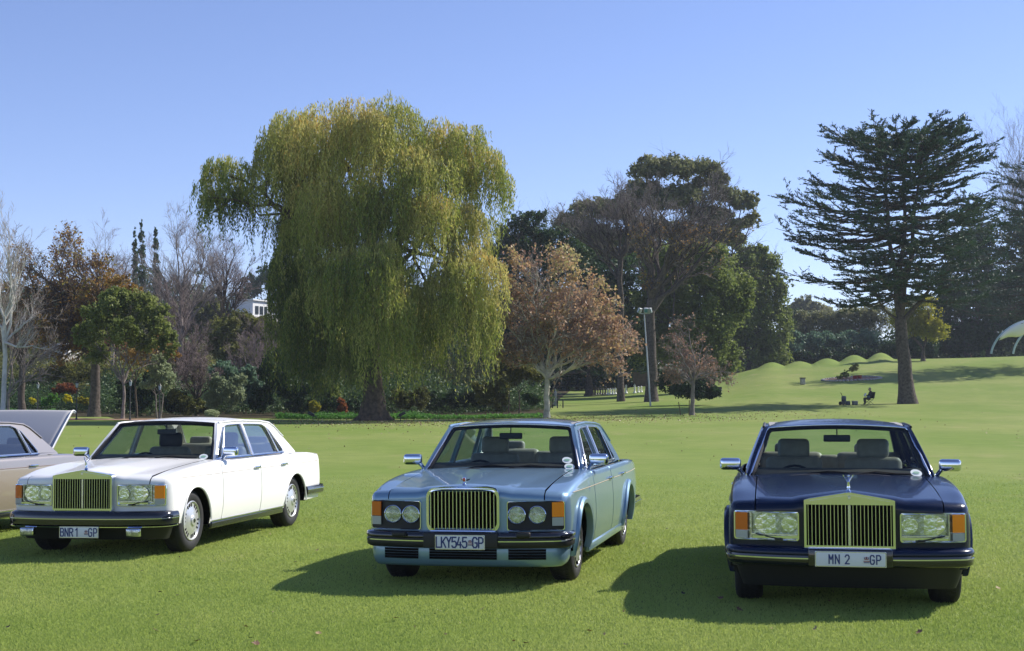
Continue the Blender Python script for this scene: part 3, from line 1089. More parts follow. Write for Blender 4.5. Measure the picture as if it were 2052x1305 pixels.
def make_inside(root, spec, lm, hm):
    MB().box((-1.80, 0, .40), (2.3, 1.66, .04)).build('floor_pan', DARK, root)
    for s in (1, -1): MB().box((-1.85, .80 * s, .66), (2.1, .03, .50)).build('door_trim', lm, root)
    d = MB()
    d.grid([[(-.72 - .11 * a * a, a * .755, .935), (-.86, a * .765, .985), (-1.00, a * .775, 1.000), (-1.12, a * .775, .975), (-1.16, a * .775, .86), (-1.14, a * .77, .55)] for a in np.linspace(-1, 1, 13)])
    d.build('dashboard', LEATHER_D if spec.get('dashdark', True) else hm, root, smooth=50)
    # right-hand drive
    sw = MB()
    c = Vector((-1.32, -.37, .845))
    ring = [c + Vector((-.10 * math.sin(a), .175 * math.cos(a), .155 * math.sin(a))) for a in np.linspace(0, 2 * PI, 25)[:-1]]
    sw.tube(ring, .012, 6, closed=True)
    sw.tube([c, c + Vector((.16, 0, -.07))], .03, 8)
    sw.tube([ring[0], c, ring[12]], .012, 5)
    sw.build('steering_wheel', BLACK, root, smooth=60)
    for y in (.37, -.37):
        st = MB()
        st.rbox((-1.72, y, .56), (.54, .52, .16), .06)
        st.rbox((-2.03, y, .80), (.15, .53, .52), .06, ry=-R(14))
        s = st.build('front_seat', lm, root, smooth=60)
        h = MB().rbox((-2.10, y, 1.135), (.10, .30, .185), .045, ry=-R(8))
        h.build('headrest', hm, s, smooth=60)
        MB().tube([(-2.08, y - .06, 1.0), (-2.10, y - .06, 1.1)], .008, 5).tube([(-2.08, y + .06, 1.0), (-2.10, y + .06, 1.1)], .008, 5).build('headrest_posts', CHROME_D, s)
    st = MB()
    st.rbox((-2.66, 0, .60), (.50, 1.40, .20), .06)
    st.rbox((-2.98, .38, .84), (.20, .64, .46), .07, ry=-R(18))
    st.rbox((-2.98, -.38, .84), (.20, .64, .46), .07, ry=-R(18))
    st.rbox((-2.96, 0, .84), (.16, .22, .40), .05, ry=-R(18))
    s = st.build('rear_seat', lm, root, smooth=60)
    for y in (.40, -.40):
        MB().rbox((-3.07, y, 1.085), (.10, .30, .14), .04, ry=-R(10)).build('headrest', lm, s, smooth=60)
    MB().grid([[(-3.06, y, .93), (-3.36, y, .945)] for y in (-.72, .72)]).build('parcel_shelf', lm, root)
    hl = MB()
    hl.grid([[(-1.24, y * .97, 1.350), (-1.6, y, 1.380), (-2.2, y, 1.385), (-2.84, y * .95, 1.335)] for y in (-.60, -.3, 0, .3, .60)])
    hl.build('headliner', hm if spec.get('liner') is None else spec['liner'], root)
    mr = MB().rbox((-1.20, 0, 1.255), (.025, .235, .062), .012)
    m = mr.build('rear_view_mirror', BLACK, root, smooth=50)
    MB().tube([(-1.19, 0, 1.28), (-1.21, 0, 1.37)], .006, 5).build('mirror_stem', BLACK, m)
    vs = MB()
    for y in (.34, -.34): vs.rbox((-1.27, y, 1.345), (.12, .40, .018), .008, ry=-.1)
    vs.build('sun_visor', lm, root, smooth=50)

def make_fittings(root, spec):
    # wipers
    for a0, a1 in ((-.52, .30), (.02, .78)):
        w = MB()
        p0 = Vector(ws(a0 + .35, .02, .02)) + Vector((.03, 0, .01))
        p0 = Vector(ws(a0, -.03, .02)) + Vector((.03, 0, 0))
        pm_ = Vector(ws((a0 + a1) / 2, .075, .038))
        w.tube([p0, p0.lerp(pm_, .5) + Vector((.01, 0, .012)), pm_], [.008, .007, .005], 5)
        w.tube([ws(a0 + .12, .018, .022), ws((a0 + a1) / 2, .062, .022), ws(a1, .050, .022)], .011, 5)
        w.tube([ws(a0 + .30, .04, .034), pm_, ws(a1 - .18, .048, .034)], .004, 4)
        w.lathe([(.016, -.01), (.014, .014), (.006, .018)], tuple(p0), 'z', 10)
        w.build('wiper', BLACK, root, smooth=50)
    # cowl grille
    cg = MB()
    cg.grid([[(-.60 - .10 * a * a, a * .70, ztop(-.60, a * .70, spec['kind']) + .004), (-.545 - .08 * a * a, a * .66, ztop(-.545, a * .66, spec['kind']) + .004)] for a in np.linspace(-.92, -.25, 9)])
    cg.grid([[(-.60 - .10 * a * a, a * .70, ztop(-.60, a * .70, spec['kind']) + .004), (-.575 - .08 * a * a, a * .66, ztop(-.575, a * .66, spec['kind']) + .004)] for a in np.linspace(.1, .75, 9)])
    cg.build('cowl_vent', BLACK, root)
    # door mirrors
    for s in (1, -1):
        c = Vector((-.90, .935 * s, 1.035))
        m = MB().rbox(tuple(c), (.075, .185, .105), .03, 4, rz=-.12 * s)
        m.tube([c + Vector((0, -.07 * s, -.04)), c + Vector((-.01, -.10 * s, -.075)), Vector((-.92, .83 * s, .945))], [.022, .018, .024], 8)
        o = m.build('wing_mirror', CHROME, root, smooth=60)
        MB().rbox((c.x - .038, c.y, c.z), (.006, .160, .082), .003, rz=-.12 * s).build('mirror_glass', mat('mirror_face', (.8, .8, .8), .02, 1) if 'mirror_face' not in bpy.data.materials else bpy.data.materials['mirror_face'], o)
    for a, b, r in spec['stickers']:
        n = 24
        pts = []
        for k in range(n):
            t = 2 * PI * k / n
            pts.append((a + r * math.cos(t) / .7, b + r * math.sin(t) / .66))
        st = MB().plate([pts], lambda p, q, o: ws(p, q, .0 - .006)).build('licence_disc', STICK, root)
        MB().plate([[(a + r * .6 * math.cos(2 * PI * k / 12) / .7, b + r * .35 * math.sin(2 * PI * k / 12) / .66) for k in range(12)]], lambda p, q, o: ws(p, q, -.002)).build('disc_print', STICKG, st)

def make_car(loc, h, label, spec, pm, lm, hm, name='parked_car'):
    global spec_rim
    spec_rim = spec.get('rim', CHROME_D)
    root = empty(name, loc, h - PI / 2, label, 'car', 'classic saloon cars parked on the lawn')
    root.rotation_euler = (spec.get('roll', 0), spec.get('tilt', 0), h - PI / 2)
    make_body(root, pm, spec['kind'], spec)
    make_bonnet(root, pm, spec['kind'])
    make_cabin(root, pm, spec)
    make_boot(root, pm, spec.get('lid', False), spec.get('lid_mat'))
    make_wheels(root, spec.get('wheel', 'disc'))
    make_front(root, pm, spec)
    make_inside(root, spec, lm, hm)
    make_fittings(root, spec)
    return root

WHITE = paint('white_paint', (.88, .87, .84), 0, .45, .6)
BLUEM = paint('steel_blue_paint', (.20, .325, .44), .50, .38, .9)
NAVY = paint('navy_paint', (.0018, .0085, .034), .0, .25, .32)
NAVY.node_tree.nodes['Principled BSDF'].inputs['Specular IOR Level'].default_value = .22
TAUPE = paint('taupe_paint', (.30, .27, .26), .35, .36)
_n = TAUPE.node_tree
_tc = _n.nodes.new('ShaderNodeTexCoord'); _sx = _n.nodes.new('ShaderNodeSeparateXYZ'); _rp = _n.nodes.new('ShaderNodeValToRGB')
_rp.color_ramp.interpolation = 'CONSTANT'
_rp.color_ramp.elements[0].color = (.40, .34, .26, 1); _rp.color_ramp.elements[1].position = .795; _rp.color_ramp.elements[1].color = (.33, .30, .28, 1)
_n.links.new(_tc.outputs['Object'], _sx.inputs[0]); _n.links.new(_sx.outputs['Z'], _rp.inputs[0]); _n.links.new(_rp.outputs[0], _n.nodes['Principled BSDF'].inputs['Base Color'])
LIDM = mottle(mat('grey_lid_panel', (.50, .485, .48), .6), 300, .06)
GOLD = mat('gold_line', (.55, .42, .25), .4)

make_car((-4.3165, 15.408, -.012), -.2016, 'white saloon with black bumpers and upright temple-shaped grille, plate BNR 1 GP',
         dict(kind='temple', bumper='rubber', bumper_top=BLACK, dam='black', line=mat('faint_line', (.60, .52, .46), .5), wstrim=BLACK, plate=[('BNR', -.135, .080, .052), ('1', -.020, .080, .052), ('GP', .160, .080, .056)],
              plate_size=(.44, .118), crest=.085, stickers=[(.86, .12, .045)], wheel='disc', roll=.010), WHITE, LEATHER, LEATHER_D)
make_car((-.2553, 12.887, .004), -.2154, 'steel blue saloon with four round headlights and rounded grille, plate LKY545 GP',
         dict(kind='round', bumper='split', bumper_top=GLOSSB, dam='body', flare=True, line=GOLD, wstrim=CHROME_D, plate=[('LKY545', -.073, .085, .0465), ('GP', .160, .085, .052)],
              plate_size=(.44, .125), crest=.092, stickers=[(.885, .10, .045), (.865, .24, .045)], wheel='alloy', rim=mat('alloy_silver', (.55, .56, .57), .3, .8), roll=.010, sillchrome=False), BLUEM, LEATHER_G, LEATHER_G)
make_car((2.691, 11.373, .022), -.1857, 'navy blue saloon with rectangular headlights and temple-shaped grille, plate MN 2 GP',
         dict(kind='temple', bumper='split', bumper_top=NAVY, dam='black', flare=True, line=GOLD, wstrim=CHROME, plate=[('MN', -.120, .064, .046), ('2', -.025, .064, .046), ('GP', .180, .064, .046)],
              plate_size=(.52, .115), crest=.115, stickers=[(.86, .11, .045)], wheel='alloy', rim=mat('alloy_silver_b', (.55, .56, .57), .3, .8), roll=.002, gutter=BLACK, sillchrome=False), NAVY, LEATHER, LEATHER_G)
make_car((-7.62, 15.55, -.03), -.24, 'beige two-tone saloon at the left edge with its boot lid raised',
         dict(kind='temple', bumper='rubber', bumper_top=BLACK, dam='black', line=mat('brown_line', (.22, .13, .10), .5), wstrim=CHROME_D, plate=[],
              plate_size=(.44, .118), crest=.085, stickers=[], wheel='disc', lid=50, lid_mat=LIDM), TAUPE, LEATHER_D, LEATHER_D)
# ------------------------------------------------------------------ vegetation
def unit(v):
    return v / np.maximum(np.linalg.norm(v, axis=-1, keepdims=True), 1e-9)
def rdir(n):
    return unit(rng.normal(size=(n, 3)))
_WK = rng.normal(size=(24, 3)) * np.repeat([1.0, 2.1, 4.3], 8)[:, None]
_WP = rng.uniform(0, 6.28, 24)
def wob(p):
    """smooth pseudo noise, about -1..1"""
    return (np.sin(p @ _WK.T + _WP) * np.repeat([.30, .18, .10], 8)).sum(-1)

def np_mesh(name, V, Fc, m, parent=None, tint=None, smooth=False, kind=None):
    me = bpy.data.meshes.new(name)
    V = np.ascontiguousarray(V, np.float32)
    k = Fc.shape[1]
    me.vertices.add(len(V))
    me.vertices.foreach_set('co', V.ravel())
    me.loops.add(Fc.size)
    me.loops.foreach_set('vertex_index', np.ascontiguousarray(Fc, np.int32).ravel())
    me.polygons.add(len(Fc))
    me.polygons.foreach_set('loop_start', np.arange(0, Fc.size, k, dtype=np.int32))
    if smooth:
        me.polygons.foreach_set('use_smooth', np.ones(len(Fc), bool))
    if tint is not None:
        at = me.attributes.new('tint', 'FLOAT', 'FACE')
        at.data.foreach_set('value', np.ascontiguousarray(tint, np.float32))
    me.materials.append(m)
    me.update(calc_edges=True)
    o = link(bpy.data.objects.new(name, me), parent)
    if kind: o['kind'] = kind
    return o

def leaves(C, D, L, W, tint, tri=False):
    """rhombus leaves: centres C, long axis D"""
    n = len(C)
    L = np.broadcast_to(L, (n,))[:, None]
    W = np.broadcast_to(W, (n,))[:, None]
    w = unit(np.cross(D, rdir(n)))
    if tri:
        V = np.stack([C - D * L / 2 - w * W / 2, C - D * L / 2 + w * W / 2, C + D * L / 2], 1)
        return V.reshape(-1, 3), np.arange(n * 3).reshape(n, 3), tint
    nn = np.cross(D, w)
    V = np.stack([C - D * L / 2, C + w * W / 2 + nn * W * .18, C + D * L / 2, C - w * W / 2 + nn * W * .18], 1)
    return V.reshape(-1, 3), np.arange(n * 4).reshape(n, 4), tint

def tubes(P_, Rr, sides):
    """P_ (N,K,3), Rr (N,K)"""
    N, K, _ = P_.shape
    t = np.empty_like(P_)
    t[:, 1:-1] = P_[:, 2:] - P_[:, :-2]
    t[:, 0] = P_[:, 1] - P_[:, 0]
    t[:, -1] = P_[:, -1] - P_[:, -2]
    t = unit(t)
    ref = np.broadcast_to(np.array([.31, .95, .08]), t.shape)
    u = unit(np.cross(t, ref))
    v = np.cross(t, u)
    a = np.arange(sides) * 2 * PI / sides
    V = P_[:, :, None] + (u[:, :, None] * np.cos(a)[None, None, :, None] + v[:, :, None] * np.sin(a)[None, None, :, None]) * Rr[:, :, None, None]
    V = V.reshape(-1, 3)
    n = np.arange(N)[:, None, None] * K * sides
    i = np.arange(K - 1)[None, :, None] * sides
    k = np.arange(sides)[None, None, :]
    k2 = (k + 1) % sides
    Fq = np.stack([n + i + k, n + i + k2, n + i + sides + k2, n + i + sides + k], -1).reshape(-1, 4)
    return V, Fq

def join(parts):
    Vs, Fs, k = [], [], 0
    for V, Fq in parts:
        Vs.append(V); Fs.append(Fq + k); k += len(V)
    return np.concatenate(Vs), np.concatenate(Fs)

def spawn(P_, Rr, n, ratio, angle, t0=.3, up=.15, wig=.12, K=5, gravity=0.0, rmin=.004, flat=1.0):
    """children of polylines: n per parent"""
    N, Kp, _ = P_.shape
    idx = np.repeat(np.arange(N), n)
    t = rng.uniform(t0, 1, len(idx))
    f = t * (Kp - 1)
    i = np.minimum(f.astype(int), Kp - 2)
    fr = (f - i)[:, None]
    st = P_[idx, i] * (1 - fr) + P_[idx, i + 1] * fr
    tg = unit(P_[idx, i + 1] - P_[idx, i])
    r0 = (Rr[idx, i] * (1 - fr[:, 0]) + Rr[idx, i + 1] * fr[:, 0]) * .62
    plen = np.linalg.norm(P_[:, 1:] - P_[:, :-1], axis=2).sum(1)[idx]
    side = unit(np.cross(tg, rdir(len(idx))))
    an = angle * rng.uniform(.7, 1.3, len(idx))[:, None]
    d0 = tg * np.cos(an) + side * np.sin(an) * np.array([1, 1, flat])
    d0 = unit(d0 + np.array([0, 0, up]))
    ln = plen * ratio * rng.uniform(.55, 1.15, len(idx)) * (1.15 - .5 * t)
    s = np.linspace(0, 1, K)[None, :, None]
    bend = rdir(len(idx))[:, None] * wig * ln[:, None, None]
    Q = st[:, None] + d0[:, None] * ln[:, None, None] * s + bend * s ** 2
    Q[:, :, 2] += -gravity * ln[:, None] * s[:, :, 0] ** 2
    Q[:, 1:-1] += rng.normal(size=(len(idx), K - 2, 3)) * ln[:, None, None] * wig * .25
    RR = np.maximum(r0[:, None] * np.linspace(1, .3, K)[None], rmin)
    return Q, RR

def limb(a, b, r0, r1, K=7, bow=.12, sag=0.0, wig=.03):
    a, b = np.asarray(a, float), np.asarray(b, float)
    L = np.linalg.norm(b - a)
    s = np.linspace(0, 1, K)[:, None]
    p = a + (b - a) * s
    side = unit(np.cross(b - a, rng.normal(size=3)))
    p = p + side * np.sin(s * PI) * L * bow * rng.uniform(-.5, 1)
    p[:, 2] += (np.sin(s * PI) * L * sag)[:, 0]
    p[1:-1] += rng.normal(size=(K - 2, 3)) * L * wig
    return p, np.linspace(r0, r1, K)

def trunk_mesh(parts, m, root, base_flare=1.5, name='trunk'):
    V, Fq = join(parts)
    return np_mesh(name, V, Fq, m, root, smooth=True)

def flare(p, r, k=1.6):
    """widen the foot of a trunk"""
    z = p[:, 2] - p[0, 2]
    r = r * (1 + (k - 1) * np.exp(-z / max(r[0] * 1.6, .05)))
    return p, r

BARK_D = mottle(mat('dark_bark', (.105, .088, .075), .9, spec=.1), 6, .45, .6, .05)
BARK_B = mottle(mat('brown_bark', (.105, .082, .062), .9, spec=.1), 6, .4, .6, .05)
BARK_G = mottle(mat('grey_bark', (.22, .19, .17), .9, spec=.1), 5, .35, .4, .03)
BARK_P = mottle(mat('pale_bark', (.46, .43, .37), .8, spec=.1), 3, .35, .3, .02)
BARK_W = mottle(mat('white_bark', (.55, .53, .50), .8, spec=.1), 3, .2, .2, .02)
TWIG_G = mat('grey_twigs', (.29, .25, .225), .9, spec=.1)
TWIG_P = mat('mauve_twigs', (.26, .205, .195), .9, spec=.1)
TWIG_B = mat('brown_twigs', (.17, .12, .095), .9, spec=.1)

L_WILLOW = leaf_mat('willow_leaf', [(0.058, 0.110, 0.018), (0.155, 0.220, 0.031), (0.297, 0.347, 0.058), (0.489, 0.476, 0.122), (0.644, 0.567, 0.193), (0.644, 0.386, 0.077)], 0.46)
L_GREEN = leaf_mat('green_leaf', [(.115, .155, .035), (.20, .25, .060), (.32, .36, .11)], .50)
L_DARK = leaf_mat('dark_leaf', [(0.022, 0.049, 0.018), (0.041, 0.086, 0.026), (0.083, 0.140, 0.041)], 0.33)
L_OLIVE = leaf_mat('olive_leaf', [(0.092, 0.108, 0.026), (0.177, 0.186, 0.041), (0.288, 0.269, 0.065)], 0.43)
L_EUC = leaf_mat('gum_leaf', [(0.114, 0.134, 0.058), (0.198, 0.218, 0.093), (0.333, 0.323, 0.147)], 0.43)
L_GREYG = leaf_mat('grey_green_leaf', [(0.153, 0.203, 0.112), (0.284, 0.344, 0.183), (0.528, 0.588, 0.344)], 0.43)
L_ORANGE = leaf_mat('oak_autumn_leaf', [(.15, .08, .03), (.27, .145, .04), (.38, .22, .05), (.30, .26, .06)], .42)
L_PLANE = leaf_mat('plane_autumn_leaf', [(.22, .13, .095), (.36, .22, .145), (.46, .28, .17), (.58, .40, .20), (.46, .42, .16)], .42)
L_RUST = leaf_mat('rust_leaf', [(0.174, 0.058, 0.026), (0.319, 0.109, 0.036), (0.435, 0.189, 0.043)], 0.48)
L_YEL = leaf_mat('yellow_green_leaf', [(0.203, 0.224, 0.024), (0.385, 0.365, 0.036), (0.609, 0.528, 0.041)], 0.53)
L_BRIGHT = leaf_mat('bright_yellow_leaf', [(0.551, 0.522, 0.029), (0.870, 0.754, 0.029)], .35)
L_BED = leaf_mat('bed_leaf', [(0.065, 0.186, 0.026), (0.131, 0.315, 0.046), (0.260, 0.463, 0.074)], 0.48)
L_CEDAR = leaf_mat('cedar_needle', [(0.021, 0.053, 0.030), (0.044, 0.091, 0.048), (0.098, 0.164, 0.098)], .12)
L_BLUEG = leaf_mat('blue_green_leaf', [(0.060, 0.126, 0.071), (0.122, 0.213, 0.122), (0.244, 0.365, 0.224)], 0.38)

def clump_points(C, Rr, n, shell=.5, seed=0, cl=14, spread=.10, flatbot=.0):
    """leaf centres in lumpy ellipsoids: C (3,), Rr (3,)"""
    nc = max(n // cl, 1)
    d = rdir(nc)
    if flatbot:
        d[:, 2] = np.where(d[:, 2] < -flatbot, -d[:, 2] * .6, d[:, 2])
        d = unit(d)
    r = shell + (1 - shell) * rng.uniform(size=nc) ** .6
    r = r * (1 + .36 * wob(d * 1.9 + seed))
    # drop some directions so gaps show
    keep = wob(d * 3.1 + seed * 1.7 + r[:, None]) > -.38
    d, r = d[keep], r[keep]
    c = C + d * r[:, None] * Rr
    p = np.repeat(c, cl, 0) + rng.normal(size=(len(c) * cl, 3)) * spread * np.mean(Rr)
    tn = np.repeat(rng.uniform(size=len(c)), cl)
    return p, np.repeat(d, cl, 0), tn

def ppm(Y): return F / Y       # photograph pixels per metre at distance Y

LEAFK = 1.4
def clump_world(cl, Y, B):
    """(u, v, ru, rv, dy) given where the photograph shows the clump -> centre, radii relative to B"""
    u, v, ru, rv, dy = cl
    c = P(u, v, Y + dy)
    s = ppm(Y + dy)
    return np.array(c - B), np.array([ru / s, (ru * .85) / s, rv / s])

def plant(name, label, cat, u, Y, clumps, leafm, nleaf, L, W, bark=None, fork=None, trunk_r=.2, trunk_px=None, limbs=True,
          seed=1, shell=.45, tint=(0, 1), droop=.0, twig=None, twigs=0, group=None, cl=14, spread=.13, tri=False, stems=1, lean=0, flatbot=0, crown_name='crown', tintz=0, sat=5):
    B = G(u, Y)
    root = empty(name, B, 0, label, cat, group)
    nleaf = int(nleaf * LEAFK)
    L, W = L * 1.12, W * 1.25
    W0 = [clump_world(c, Y, B) for c in clumps]
    W_ = []
    for c_, r_ in W0:
        W_.append((c_, r_ * .80))
        for q in range(sat):
            dd_ = rdir(1)[0]
            dd_[1] *= .7
            if dd_[2] < -.4: dd_[2] *= -1
            W_.append((c_ + dd_ * r_ * .78, r_ * rng.uniform(.26, .44)))
    vol = np.array([max(r[0] * r[2], .01) for _, r in W_])
    share = vol / vol.sum()
    zs = [c[2] for c, _ in W_]
    zlo, zhi = min(c[2] - r[2] for c, r in W_), max(c[2] + r[2] for c, r in W_)
    if bark is not None:
        parts = []
        for s in range(stems):
            f = np.array(P(fork[0] + (s - (stems - 1) / 2) * 8, fork[1], Y) - B) if fork else np.array([0, 0, zlo + .3])
            p, r = limb((0.12 * (s - (stems - 1) / 2), 0, -.1), f, trunk_r, trunk_r * .68, 8, .03, wig=.008)
            p, r = flare(p, r, 1.55)
            parts.append(tubes(p[None], r[None], 12))
            if limbs:
                for (c, rr), q in zip(W0, share):
                    if stems > 1 and rng.uniform() > .6: continue
                    e = c + rr * rng.normal(size=3) * .15
                    lp, lr = limb(p[-1] - (p[-1] - p[-2]) * .3, e, trunk_r * .55 * (.5 + q) ** .3, trunk_r * .10, 8, .12, .04)
                    parts.append(tubes(lp[None], lr[None], 7))
                    S1, R1 = spawn(lp[None], lr[None], 9, .42, .75, .35, .15)
                    parts.append(tubes(S1, R1, 5))
                    S2, R2 = spawn(S1, R1, 5, .55, .7, .3, .1)
                    parts.append(tubes(S2, R2, 4))
                    if twigs:
                        S3, R3 = spawn(S2, R2, twigs, .6, .7, .2, .1, rmin=.006)
                        parts.append(tubes(S3, R3, 3))
        trunk_mesh(parts, bark, root)
    CC, DD, TT = [], [], []
    for k, ((c, rr), q) in enumerate(zip(W_, share)):
        p, dd, tn = clump_points(c, rr, int(nleaf * q), shell, seed + k * 3.3, cl, spread, flatbot)
        CC.append(p); DD.append(dd); TT.append(tn)
    C, D, T = np.concatenate(CC), np.concatenate(DD), np.concatenate(TT)
    n = len(C)
    C[:, 2] = np.maximum(C[:, 2], .03)
    dirs = unit(rdir(n) + D * .4 + np.array([0, 0, -droop]))
    t = np.clip(.5 * T + .25 * rng.uniform(size=n) + .2 * wob(C * .6) + .15 + tintz * ((C[:, 2] - zlo) / (zhi - zlo) - .5), 0, 1)
    t = tint[0] + (tint[1] - tint[0]) * t
    V, Fq, t = leaves(C, dirs, L * rng.uniform(.6, 1.3, n), W * rng.uniform(.7, 1.3, n), t, tri)
    np_mesh(crown_name, V, Fq, leafm, root, t)
    return root

def bare_tree(name, label, u, Y, top_v, half_px, fork_v, trunk_r, bark, twigm, seed=1, nl=7, lev=(7, 6, 5), up=.25, leaf=None, nleaf=0, Lw=(.12, .09), group=None,
              narrow=1.0, lean=0.0, targets=None, leaf_tint=(0, 1), cat='tree', rmin=.008, spread_dy=.8, ang=.6, leafwhere=None, wig=.12):
    """branching tree, every order of twig built"""
    B = G(u, Y)
    root = empty(name, B, 0, label, cat, group)
    f = np.array(P(u + lean, fork_v, Y) - B)
    top = np.array(P(u + lean * 2, top_v, Y) - B)
    H = top[2]
    hw = half_px / ppm(Y)
    p, r = limb((0, 0, -.1), f, trunk_r, trunk_r * .75, 8, .03, wig=.006)
    p, r = flare(p, r, 1.4)
    parts = [tubes(p[None], r[None], 12)]
    LP, LR = [], []
    if targets is None:
        T = []
        for k in range(nl):
            a = 2.4 * k + seed
            e = (k + .5) / nl
            rad = hw * math.sqrt(1 - (e - .25) ** 2 * 1.2) * (.85 if e < .8 else .35)
            z = f[2] + (H - f[2]) * (.28 + .68 * e)
            T.append((f[0] + rad * math.cos(a), rad * spread_dy * math.sin(a), z))
    else:
        T = [tuple(np.array(P(tu, tv, Y + dy) - B)) for tu, tv, dy in targets]
    for e in T:
        st = p[-1] if rng.uniform() < .6 else p[-2]
        lp, lr = limb(st, e, trunk_r * .50, trunk_r * .09, 8, .10, .03, .02)
        LP.append(lp); LR.append(lr)
    LP, LR = np.array(LP), np.array(LR)
    parts.append(tubes(LP, LR, 7))
    A, Ra = spawn(LP, LR, lev[0], .50, ang, .22, up, wig)
    parts.append(tubes(A, Ra, 5))
    Bq, Rb = spawn(A, Ra, lev[1], .55, ang, .2, up * .8, wig, rmin=rmin)
    parts.append(tubes(Bq, Rb, 4))
    trunk_mesh(parts, bark, root)
    Cq, Rc = spawn(Bq, Rb, lev[2], .6, ang * 1.1, .15, up * .6, wig, K=4, rmin=rmin)
    V, Fq = tubes(Cq, Rc, 3)
    np_mesh('twigs', V, Fq, twigm, root)
    if leaf is not None and nleaf:
        allq = Cq.reshape(-1, 3)
        i = rng.integers(0, len(allq), nleaf)
        C = allq[i] + rng.normal(size=(nleaf, 3)) * .10
        if leafwhere is not None:
            C = C[leafwhere(C, H, hw)]
        n = len(C)
        dirs = unit(rdir(n) + np.array([0, 0, -.5]))
        t = np.clip(.5 + .35 * wob(C * .5) + rng.normal(size=n) * .22, 0, 1)
        t = leaf_tint[0] + (leaf_tint[1] - leaf_tint[0]) * t
        V, Fq, t = leaves(C, dirs, Lw[0] * rng.uniform(.6, 1.4, n), Lw[1] * rng.uniform(.6, 1.3, n), t)
        np_mesh('leaves', V, Fq, leaf, root, t)
    return root

